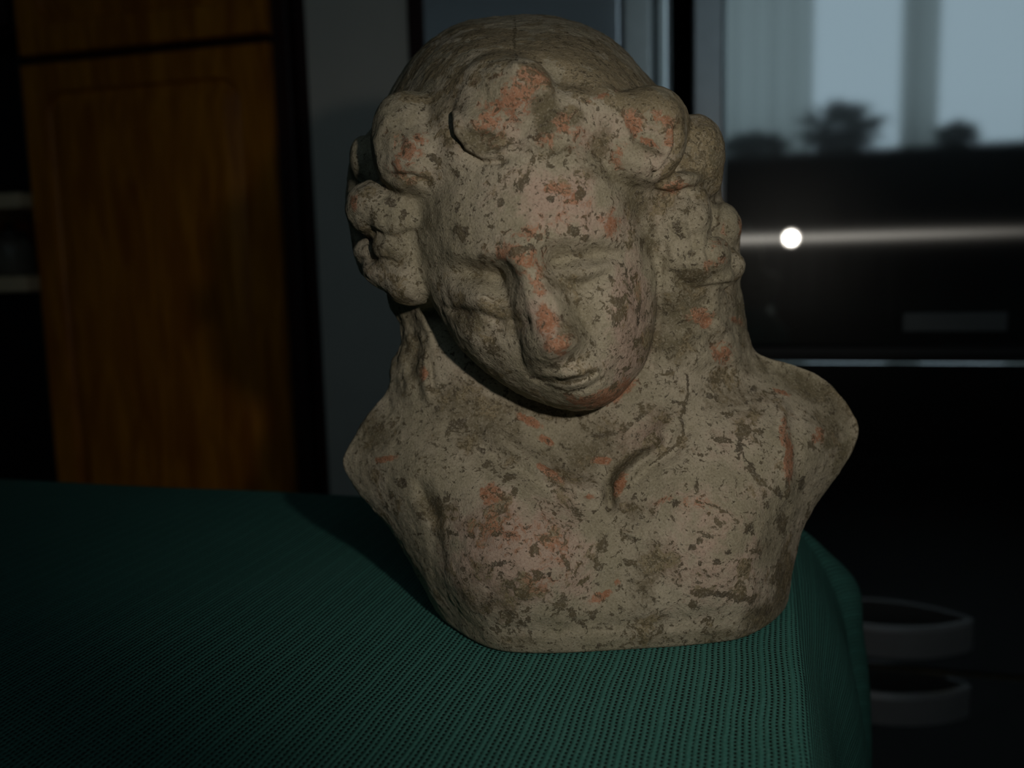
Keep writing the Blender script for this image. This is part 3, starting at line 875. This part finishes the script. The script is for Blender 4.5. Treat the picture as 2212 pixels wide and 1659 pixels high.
def surface_nets(Fd):
    n0, n1, n2 = Fd.shape
    I = (Fd < 0)
    cnt = np.zeros((n0 - 1, n1 - 1, n2 - 1), np.uint8)
    for a in (0, 1):
        for b in (0, 1):
            for c in (0, 1):
                cnt += I[a:n0 - 1 + a, b:n1 - 1 + b, c:n2 - 1 + c]
    act = np.nonzero((cnt > 0) & (cnt < 8))
    idx = np.full(cnt.shape, -1, np.int32)
    nv = len(act[0])
    idx[act] = np.arange(nv)
    acc = np.zeros((nv, 3), np.float64); num = np.zeros(nv)
    cv = {}
    for a in (0, 1):
        for b in (0, 1):
            for c in (0, 1):
                cv[a, b, c] = Fd[act[0] + a, act[1] + b, act[2] + c]
    for ax in range(3):
        for p in (0, 1):
            for q in (0, 1):
                lo = [p, q]; lo.insert(ax, 0); hi = [p, q]; hi.insert(ax, 1)
                v0, v1 = cv[tuple(lo)], cv[tuple(hi)]
                m = (v0 < 0) != (v1 < 0)
                t = np.where(m, v0 / np.where(m, v0 - v1, 1), 0)
                pos = np.zeros((nv, 3)); pos[:] = lo
                pos[:, ax] = t
                acc[m] += pos[m]; num[m] += 1
    V = acc / num[:, None] + np.stack(act, 1)
    quads = []
    for ax in range(3):
        sl0 = [slice(1, -1)] * 3; sl1 = [slice(1, -1)] * 3
        sl0[ax] = slice(0, -1); sl1[ax] = slice(1, None)
        A = I[tuple(sl0)]; B = I[tuple(sl1)]
        for flip, m in ((0, A & ~B), (1, ~A & B)):
            e = np.stack(np.nonzero(m), 1)
            o = np.ones(3, int); o[ax] = 0
            e = e + o
            b1, b2 = [k for k in range(3) if k != ax]
            if ax == 1:
                b1, b2 = b2, b1
            def cell(d1, d2):
                c = e.copy(); c[:, b1] += d1; c[:, b2] += d2
                return idx[c[:, 0], c[:, 1], c[:, 2]]
            q = np.stack([cell(-1, -1), cell(0, -1), cell(0, 0), cell(-1, 0)], 1)
            quads.append(q[:, ::-1] if flip else q)
    return V, np.concatenate(quads)

def vnormals(V, Q):
    n = np.cross(V[Q[:, 2]] - V[Q[:, 0]], V[Q[:, 3]] - V[Q[:, 1]])
    N = np.zeros_like(V)
    for k in range(4):
        for c in range(3):
            N[:, c] += np.bincount(Q[:, k], n[:, c], len(V))
    return N / (np.linalg.norm(N, axis=1, keepdims=True) + 1e-12)

def laplace(V, Q, it, lam):
    e = np.concatenate([Q[:, [0, 1]], Q[:, [1, 2]], Q[:, [2, 3]], Q[:, [3, 0]]])
    deg = np.bincount(e[:, 0], minlength=len(V)).astype(float)
    for _ in range(it):
        S_ = np.stack([np.bincount(e[:, 0], V[e[:, 1], c], len(V)) for c in range(3)], 1)
        V = V + lam * (S_ / deg[:, None] - V)
    return V

def vnoise(P, scale, seed):
    """smooth value noise in [-1, 1]"""
    rng = np.random.RandomState(seed)
    T = rng.rand(64, 64, 64).astype(np.float32) * 2 - 1
    p = P / scale + seed * 7.3
    i = np.floor(p).astype(int); f = p - i
    f = f * f * (3 - 2 * f)
    out = 0
    for a in (0, 1):
        for b in (0, 1):
            for c in (0, 1):
                w = (f[:, 0] if a else 1 - f[:, 0]) * (f[:, 1] if b else 1 - f[:, 1]) * (f[:, 2] if c else 1 - f[:, 2])
                out = out + w * T[(i[:, 0] + a) & 63, (i[:, 1] + b) & 63, (i[:, 2] + c) & 63]
    return out

# surface marks given at the place they sit on the front of the sculpture: (x, y, rx, ry, angle, amount)
ORANGE = [(1060, 240, 50, 60, 0, .6), (1120, 190, 60, 40, 20, .55), (870, 350, 50, 40, 0, .5), (1250, 280, 40, 50, 0, .45), (1560, 500, 20, 40, 0, .4), (1230, 440, 110, 50, 0, .36), (1120, 540, 60, 26, 0, .5), (1370, 700, 30, 120, 6, .3), (1110, 225, 70, 60, 0, .62), (1085, 215, 26, 40, 10, .75), (1150, 165, 40, 16, 15, .6), (1215, 270, 34, 40, 0, .55), (1180, 300, 30, 20, 0, .5), (880, 325, 52, 50, 0, .58), (905, 300, 26, 22, 20, .7), (762, 435, 10, 22, 0, .8),
          (1370, 270, 18, 30, -20, .95), (1395, 303, 34, 12, 15, .85), (1420, 250, 36, 14, 20, .75), (1445, 290, 10, 34, 10, .7), (1340, 330, 20, 40, 10, .6), (1465, 405, 34, 16, -12, .75), (1300, 205, 40, 10, -20, .6),
          (1140, 560, 34, 40, 25, .75), (1160, 620, 18, 50, -20, .7), (1180, 690, 24, 50, -20, .95), (1205, 745, 30, 26, 0, .85), (1090, 545, 40, 20, 0, .6), (1250, 430, 50, 26, 10, .55), (1200, 405, 40, 14, 0, .55), (1318, 480, 26, 34, 0, .8), (1150, 500, 60, 30, 0, .5), (1200, 465, 60, 30, 0, .45),
          (1310, 855, 60, 16, -22, 1.0), (1250, 866, 50, 16, 5, .75), (1350, 835, 30, 18, -40, .8),
          (1145, 908, 30, 9, 28, 1.2), (1178, 948, 22, 8, 28, 1.2), (1300, 993, 18, 9, -5, 1.2), (1180, 1015, 38, 9, 35, 1.0), (1340, 1045, 12, 26, 25, 1.1), (1272, 1070, 14, 10, 0, .8), (1055, 1065, 24, 26, 0, .9), (1704, 985, 8, 46, 0, 1.4), (1690, 930, 8, 40, 0, .75), (1690, 846, 22, 6, 25, .9), (1768, 935, 14, 24, 15, .7),
          (1100, 1150, 110, 60, -5, .52), (1080, 1185, 80, 40, 0, .55), (1200, 1190, 50, 60, 0, .45), (1180, 1240, 50, 40, -30, .5), (1300, 1285, 26, 10, -30, 1.1), (1330, 1255, 20, 10, -30, .7), (1500, 1085, 60, 20, 5, .5), (1440, 1080, 30, 20, 0, .5), (830, 990, 24, 8, -8, 1.1), (917, 805, 8, 16, 0, .9),
          (1510, 680, 30, 20, -10, .7), (1525, 695, 18, 16, -30, .9), (1560, 760, 26, 22, 0, .85), (1590, 690, 20, 10, 25, .7), (1555, 545, 14, 30, -20, .6), (1535, 570, 20, 16, 0, .5), (1600, 490, 8, 30, 0, .5), (1625, 1380, 20, 10, -10, .9), (1690, 1340, 14, 16, 0, .6), (1040, 1395, 30, 10, 15, .6), (1480, 1150, 20, 30, 0, .4)]
PINK = [(1200, 440, 120, 70, 0, .8), (1360, 700, 50, 150, 5, .8), (1290, 480, 90, 40, 0, .6), (1180, 700, 40, 90, -20, .6), (1120, 1180, 170, 120, 0, .7), (1560, 1150, 130, 130, 0, .55), (1480, 1080, 120, 60, 0, .5), (1280, 300, 60, 60, 0, .4), (1400, 300, 60, 70, 0, .5), (1100, 240, 70, 70, 0, .35), (1380, 940, 80, 50, -30, .5), (1250, 1260, 80, 70, 0, .4), (1600, 1020, 90, 90, 0, .3), (1330, 260, 40, 60, 0, .3)]
DIRT_HOLLOWS = [(1250, 965, 190, 80, 0, .36), (1080, 930, 150, 80, 15, .32), (960, 900, 110, 90, 0, .30), (1420, 890, 110, 60, -30, .22), (900, 1000, 90, 80, 0, .25), (1000, 1080, 90, 60, 0, .18), (1560, 860, 120, 60, 0, .22), (1300, 1110, 140, 50, 0, .2), (880, 1200, 60, 120, -25, .2), (1000, 560, 90, 90, 0, .22), (1120, 780, 90, 50, 15, .25), (1040, 590, 70, 40, 0, .42), (1100, 680, 30, 90, -20, .30), (1010, 690, 50, 30, 20, .45), (1200, 560, 44, 30, 0, .35), (1230, 610, 60, 30, 0, .40), (1280, 545, 70, 20, -5, .35), (1250, 690, 44, 60, -15, .45), (1225, 715, 40, 40, 0, .4), (930, 480, 60, 40, -20, .45), (960, 440, 60, 40, 0, .25), (900, 560, 24, 90, -10, .25), (1330, 380, 90, 26, 25, .5), (1370, 430, 30, 60, -15, .55), (1290, 320, 30, 60, 10, .45),
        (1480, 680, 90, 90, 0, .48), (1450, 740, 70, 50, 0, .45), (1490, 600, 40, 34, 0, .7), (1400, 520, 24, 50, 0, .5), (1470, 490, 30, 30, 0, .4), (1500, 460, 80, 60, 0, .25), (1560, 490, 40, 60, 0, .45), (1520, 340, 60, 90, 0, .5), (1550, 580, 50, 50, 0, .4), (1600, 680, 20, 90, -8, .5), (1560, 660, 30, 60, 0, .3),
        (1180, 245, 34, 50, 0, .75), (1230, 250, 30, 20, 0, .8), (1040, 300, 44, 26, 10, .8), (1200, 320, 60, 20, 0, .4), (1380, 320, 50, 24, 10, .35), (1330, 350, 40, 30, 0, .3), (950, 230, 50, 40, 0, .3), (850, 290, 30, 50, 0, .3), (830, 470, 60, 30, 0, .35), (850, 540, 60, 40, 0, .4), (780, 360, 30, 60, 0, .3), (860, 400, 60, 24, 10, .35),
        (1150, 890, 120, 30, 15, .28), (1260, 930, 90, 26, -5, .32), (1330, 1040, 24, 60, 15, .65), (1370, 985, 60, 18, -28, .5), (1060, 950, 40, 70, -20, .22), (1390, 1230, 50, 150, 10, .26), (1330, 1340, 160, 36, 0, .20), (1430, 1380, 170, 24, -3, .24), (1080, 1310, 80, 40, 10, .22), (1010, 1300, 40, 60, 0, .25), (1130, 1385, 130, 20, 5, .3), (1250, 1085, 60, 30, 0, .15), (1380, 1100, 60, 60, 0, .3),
        (930, 1090, 34, 40, -20, .65), (950, 1150, 22, 60, -5, .35), (900, 960, 40, 40, 0, .2), (810, 940, 60, 50, -40, .45), (790, 1010, 30, 60, 0, .3), (890, 780, 50, 90, 0, .42), (870, 680, 40, 50, 0, .4), (1740, 830, 110, 36, 25, .55), (1800, 900, 50, 80, -20, .4), (1820, 980, 16, 60, 25, .6), (1640, 790, 60, 30, 20, .4), (1790, 955, 20, 18, 0, .6), (1690, 1250, 20, 100, 4, .4), (1640, 1330, 60, 24, -20, .4), (1660, 1180, 40, 30, 0, .4), (1540, 1370, 90, 18, -5, .35), (1230, 480, 90, 20, 0, .1), (1350, 870, 60, 60, -40, .15)]  # grime, plus ellipses darkening the sockets, grooves and left flank of the nose
CROWN = [(1200, 110, 150, 60, 10, .85), (1280, 160, 130, 60, 15, .85), (1080, 100, 90, 55, 0, .75), (1380, 200, 80, 50, 35, .9), (1450, 240, 60, 50, 40, .8), (950, 130, 90, 70, -40, .5), (880, 200, 60, 60, -40, .45), (1000, 60, 90, 30, -10, .5), (1330, 110, 50, 70, -40, .35), (1510, 310, 50, 50, 0, .5), (1580, 480, 30, 50, 0, .45), (1040, 160, 60, 24, -10, .4)]
MARK = [(1000, 498, 18, 22, 0, 1.), (1063, 488, 15, 5, 0, 1.), (1042, 556, 11, 9, 0, .9), (1130, 535, 34, 9, -22, 1.), (1165, 508, 20, 9, 0, .8), (1185, 498, 9, 14, 0, .8), (1243, 497, 20, 14, -20, 1.), (1262, 510, 10, 10, 0, .8), (1120, 398, 16, 12, -40, .9), (1135, 385, 7, 18, 20, .8), (1190, 428, 15, 10, 0, .9), (1255, 420, 13, 18, 10, 1.), (1160, 415, 9, 6, 0, .7), (1080, 440, 16, 9, -40, .7), (1340, 648, 18, 14, -30, .9), (1335, 680, 10, 24, 22, 1.1), (1310, 650, 8, 12, 0, .8), (1380, 660, 6, 24, 15, .8), (1380, 690, 7, 26, 10, .8), (1375, 735, 9, 14, 25, .8), (1365, 610, 8, 30, 0, .7), (1350, 580, 7, 26, -25, .8), (1320, 600, 12, 9, 0, .6),
        (1015, 712, 6, 26, -6, 1.), (1063, 752, 22, 14, 15, 1.), (1010, 675, 28, 15, 15, .9), (1195, 792, 16, 9, 20, .8), (1220, 815, 26, 9, 0, .9), (1235, 775, 18, 8, -20, .7), (1325, 832, 14, 6, -45, .9), (1352, 795, 9, 7, 0, .9), (990, 450, 9, 9, 0, .7), (870, 460, 12, 12, 0, 1.), (815, 455, 22, 16, 0, .8), (840, 430, 10, 22, -30, .8), (935, 340, 16, 18, 0, .9), (985, 370, 10, 14, 10, .8), (960, 320, 10, 20, 20, .6), (1490, 595, 30, 20, -10, .9), (1495, 545, 20, 12, -20, .7), (1465, 500, 16, 26, 0, .8), (1485, 455, 12, 10, 0, .8), (1560, 545, 10, 14, 0, .6), (1180, 330, 18, 10, 0, .6), (1155, 345, 22, 10, -10, .6),
        (990, 912, 26, 14, -20, .9), (965, 935, 12, 12, 0, .8), (1040, 970, 12, 16, 0, .8), (1050, 1000, 14, 12, 0, .8), (1100, 1030, 22, 10, -20, .9), (945, 1095, 24, 22, 0, 1.), (965, 1075, 10, 20, 35, .9), (870, 1040, 20, 16, 30, .8), (875, 1030, 9, 9, 0, .7), (1110, 1060, 9, 11, 0, 1.), (1082, 1102, 9, 7, 0, 1.), (1120, 1095, 6, 6, 0, .9), (980, 1150, 34, 7, 10, .9), (1010, 1155, 28, 7, 12, .9), (1075, 1152, 12, 7, 0, .9), (1155, 1180, 9, 14, 30, 1.), (1100, 1130, 9, 9, 0, .8), (1080, 1215, 26, 9, -12, 1.), (1165, 1240, 14, 12, 20, 1.), (1185, 1238, 9, 7, 0, .9), (1225, 1215, 7, 12, -30, .9), (1105, 1260, 14, 14, 0, .8), (1130, 1285, 14, 12, 0, .9), (1100, 1330, 12, 20, 0, .9), (1210, 1305, 16, 18, 30, .9), (1235, 1320, 10, 20, 0, .9), (1142, 1334, 8, 8, 0, 1.), (1055, 1310, 16, 22, 10, .7), (1258, 1348, 12, 10, 0, .9), (1120, 1350, 20, 9, 0, .6),
        (1250, 1110, 9, 20, -20, 1.), (1300, 1175, 9, 26, 15, .9), (1292, 1220, 12, 14, 0, 1.), (1357, 1215, 11, 11, 0, .9), (1315, 1100, 7, 7, 0, .9), (1363, 1092, 7, 7, 0, .9), (1360, 1055, 14, 12, 0, .8), (1400, 1050, 8, 8, 0, .7), (1280, 1325, 10, 16, 40, .9), (1510, 1285, 14, 6, 10, .8), (1545, 1280, 46, 9, 8, 1.1), (1600, 1290, 40, 9, 8, 1.1), (1500, 1305, 16, 12, 10, .9), (1530, 1155, 12, 8, 0, 1.), (1512, 1168, 8, 10, 0, 1.), (1495, 1180, 12, 8, 0, .9), (1550, 1210, 12, 8, 0, 1.), (1512, 1215, 9, 7, 0, .9), (1590, 1208, 10, 8, 0, .9), (1620, 1140, 14, 16, 20, 1.), (1690, 1130, 12, 34, -10, 1.), (1680, 1235, 12, 26, 10, 1.), (1670, 1255, 12, 10, 0, .8), (1575, 1190, 9, 6, 0, .9), (1640, 1190, 9, 6, 0, .7), (1650, 1320, 26, 10, -10, .9), (1530, 1365, 20, 6, 0, .8), (1430, 1360, 26, 14, 0, .6),
        (1610, 925, 14, 20, 0, 1.), (1560, 950, 34, 7, 5, 1.), (1598, 960, 10, 30, 5, 1.1), (1640, 930, 14, 9, -10, 1.), (1620, 1005, 9, 26, -35, 1.), (1640, 1035, 7, 16, -20, .9), (1570, 895, 18, 9, 18, .9), (1625, 838, 10, 9, 0, .9), (1537, 855, 16, 12, 0, .9), (1640, 862, 9, 6, 0, .8), (1545, 820, 16, 9, 0, .8), (1500, 850, 9, 9, 0, .8), (1515, 985, 16, 9, 20, .8), (1730, 1040, 12, 24, 10, .9), (1750, 960, 16, 8, 30, .9), (1700, 1060, 7, 24, -6, 1.), (1680, 1060, 9, 20, -30, .9), (1656, 1090, 9, 9, 0, .9), (1745, 1100, 7, 20, 15, .8), (1505, 1050, 5, 20, 0, .9), (1460, 1085, 10, 16, 30, .9), (880, 1010, 9, 12, 0, .7), (905, 885, 10, 9, 0, .7), (945, 880, 10, 9, 0, .8), (985, 925, 20, 8, -15, .8), (860, 950, 9, 12, 0, .7), (820, 920, 26, 10, -30, .7), (850, 915, 16, 9, -30, .7), (930, 838, 14, 8, 0, .8), (915, 768, 9, 16, 0, .7), (905, 720, 9, 14, 0, .7), (835, 1095, 7, 12, 0, .9), (852, 1105, 6, 9, 0, .8), (910, 1108, 14, 7, -5, .9), (905, 1152, 30, 5, -4, .8), (900, 1180, 5, 24, -10, .7)]
CRACKS_CREASES = [([(1342, 1142), (1342, 1156), (1368, 1166), (1385, 1164)], 3, .8), ([(1484, 810), (1487, 845), (1470, 900), (1478, 935), (1455, 965), (1400, 1005)], 3.2, .95), ([(1455, 865), (1475, 870), (1480, 890)], 4, .9), ([(1280, 940), (1330, 935), (1365, 915), (1395, 890)], 5, .9), ([(1600, 960), (1610, 1000), (1640, 1040), (1700, 1075)], 3, .75), ([(1600, 955), (1595, 990)], 4, 1.), ([(1240, 1075), (1200, 1040), (1160, 1010)], 4, .5), ([(1146, 812), (1190, 820), (1225, 827), (1265, 815)], 4, .8), ([(1180, 828), (1225, 841), (1265, 835)], 4, .7), ([(990, 1345), (1120, 1365), (1300, 1355), (1480, 1340), (1640, 1322)], 8, .36), ([(1020, 1385), (1150, 1398), (1330, 1392), (1600, 1372)], 7, .32), ([(1112, 40), (1112, 110), (1120, 140)], 4, .7), ([(1500, 1080), (1540, 1090), (1580, 1110), (1600, 1135)], 3, .7)]  # cracks, and dark lines along the mouth, neck crease, parting and base groove
ROUGH = [(1090, 230, 80, 70, 0, 1.), (880, 320, 60, 70, 0, 1.), (1390, 300, 70, 60, 0, .7), (1200, 300, 70, 50, 0, .8), (1190, 710, 50, 70, -20, .35), (1230, 810, 60, 24, 0, .7), (1490, 520, 80, 90, 0, .7), (1460, 400, 50, 30, 0, .9), (1570, 700, 60, 90, 0, .8), (880, 760, 60, 110, 0, .9), (820, 480, 70, 120, 0, .7), (1250, 590, 70, 40, 0, .4), (1080, 650, 30, 50, 0, .4), (820, 940, 70, 60, 0, .5), (1270, 1040, 60, 30, 20, .5)]

def blobs(lst, x, y):
    out = np.zeros(x.shape, np.float32)
    for cx0, cy0, rx, ry, an, a in lst:
        m = (np.abs(x - cx0) < 2.6 * max(rx, ry)) & (np.abs(y - cy0) < 2.6 * max(rx, ry))
        if m.any():
            out[m] = np.maximum(out[m], a * gauss(cx0, cy0, rx, ry, an, x[m], y[m]))
    return out

def make_bust():
    V, Q = surface_nets(build_field())
    P = np.stack([xs[0] + V[:, 0] * VOX, ys[0] + V[:, 1] * VOX, zs[0] + V[:, 2] * VOX], 1)   # camera units, y down
    P = laplace(P, Q, 2, .45)
    N = vnormals(P, Q)
    if (N[:, 2] * P[:, 2]).mean() < 0:
        Q = Q[:, ::-1]; N = -N
    k = FPX / (FPX - P[:, 2])
    px = P[:, 0] * k + CX; py = P[:, 1] * k + CY
    face_on = sstep(-.15, .25, N[:, 2])
    hgt = UPC[0] * P[:, 0] - UPC[1] * P[:, 1] + UPC[2] * (FPX - P[:, 2]) + H_T
    free = sstep(4, 26, hgt)
    rough = blobs(ROUGH, px, py) * face_on
    d = 1.6 * vnoise(P, 34, 1) + 1.0 * vnoise(P, 15, 2) + .5 * vnoise(P, 8, 3)
    d += rough * (4.5 * vnoise(P, 24, 4) + 2.6 * vnoise(P, 11, 5))
    back = 1 - face_on
    d += back * 4 * vnoise(P, 60, 6)
    # curl details
    def st(pts, width, h):
        dd, _ = seg_field(pts, px, py)
        return (h * np.exp(-(dd / width) ** 2) * face_on).astype(np.float32)
    d += st([(985, 245), (990, 285), (1010, 315), (1045, 335), (1080, 330), (1100, 318)], 9, 9)
    d += st([(972, 250), (977, 292), (1000, 327), (1040, 349), (1090, 345)], 7, -9)
    d += (gauss(1045, 300, 38, 24, 10, px, py) * -14 * face_on)
    d += (gauss(1165, 240, 24, 36, 0, px, py) * -9 * face_on)
    d += st([(1110, 140), (1150, 150), (1180, 175), (1190, 220)], 8, 6)
    d += st([(1000, 165), (982, 200), (972, 250)], 8, -4)
    d += st([(1180, 300), (1190, 285), (1220, 290), (1225, 320), (1200, 340)], 8, 7)
    d += st([(1360, 265), (1375, 300), (1410, 315), (1425, 325)], 7, 8)
    d += (gauss(1395, 330, 32, 16, 25, px, py) * -10 * face_on)
    d += (gauss(1400, 275, 22, 18, 0, px, py) * -6 * face_on)
    d += st([(1445, 275), (1448, 310), (1430, 345), (1418, 360)], 9, 8)
    d += st([(1462, 280), (1460, 320), (1435, 362), (1415, 375)], 7, -9)
    d += st([(835, 255), (815, 300), (818, 340), (830, 380), (870, 405)], 9, 6)
    d += st([(848, 380), (890, 382), (920, 392)], 8, -8)
    d += (gauss(860, 300, 12, 26, 0, px, py) * -10 * face_on)
    d += st([(1415, 415), (1450, 422), (1490, 410)], 8, -9)
    d += st([(1500, 420), (1490, 470), (1500, 530)], 8, -7)
    d += st([(1550, 430), (1545, 480), (1530, 540), (1545, 600)], 8, -8)
    d += st([(1430, 440), (1420, 500), (1440, 560)], 12, -5)
    d += st([(1450, 590), (1500, 628), (1570, 618)], 9, -8)
    d += st([(800, 500), (850, 515), (890, 500)], 10, -7)
    d += st([(780, 560), (830, 560), (870, 575)], 7, -6)
    d += st([(1425, 560), (1428, 680), (1410, 790)], 8, -6)
    d += st([(1347, 1148), (1372, 1156)], 5, 6)
    d += st([(1343, 1156), (1370, 1165)], 4, -4)
    P = P + N * (d * free)[:, None]
    N = vnormals(P, Q)
    # to room space
    cam3 = np.stack([P[:, 0], -P[:, 1], FPX - P[:, 2]], 1) * S
    W = cam3 @ MROT.T + np.array([0, 0, CAM_Z])
    zmin = W[:, 2].min()
    W[:, 2] += TABLE_Z + .0004 - zmin
    org = np.array([-.045, .36, TABLE_Z])
    me = bpy.data.meshes.new('terracotta_bust')
    me.vertices.add(len(W)); me.vertices.foreach_set('co', (W - org).astype(np.float32).ravel())
    me.loops.add(len(Q) * 4); me.loops.foreach_set('vertex_index', Q.astype(np.int32).ravel())
    me.polygons.add(len(Q)); me.polygons.foreach_set('loop_start', (np.arange(len(Q)) * 4).astype(np.int32))
    me.update(calc_edges=True); me.validate()
    fo = np.clip(face_on * 1.3, 0, 1)
    mark = blobs(MARK, px, py)
    for pts, wd, a in CRACKS_CREASES:
        dd, _ = seg_field(pts, px, py)
        mark = np.maximum(mark, a * np.exp(-(dd / wd) ** 2))
    bkn = .5 + .5 * vnoise(P, 40, 9)
    for nm, val in (('dirt', np.maximum(blobs(DIRT_HOLLOWS, px, py) * fo, (1 - fo) * .35 * bkn)), ('orange', blobs([(a, b, c * 1.12, d_ * 1.12, e, f) for a, b, c, d_, e, f in ORANGE], px, py) * fo), ('pink', blobs(PINK, px, py) * fo), ('crown', blobs(CROWN, px, py) * fo), ('mark', mark * fo)):
        at = me.attributes.new(nm, 'FLOAT', 'POINT')
        at.data.foreach_set('value', val.astype(np.float32))
    o = link('terracotta_bust', me, M_BUST, None, True)
    o.location = org
    tag(o, 'weathered terracotta bust of a curly haired figure looking down, on the green cloth', 'bust')
    print('bust verts', len(W), 'zmin shift', TABLE_Z - zmin)
make_bust()
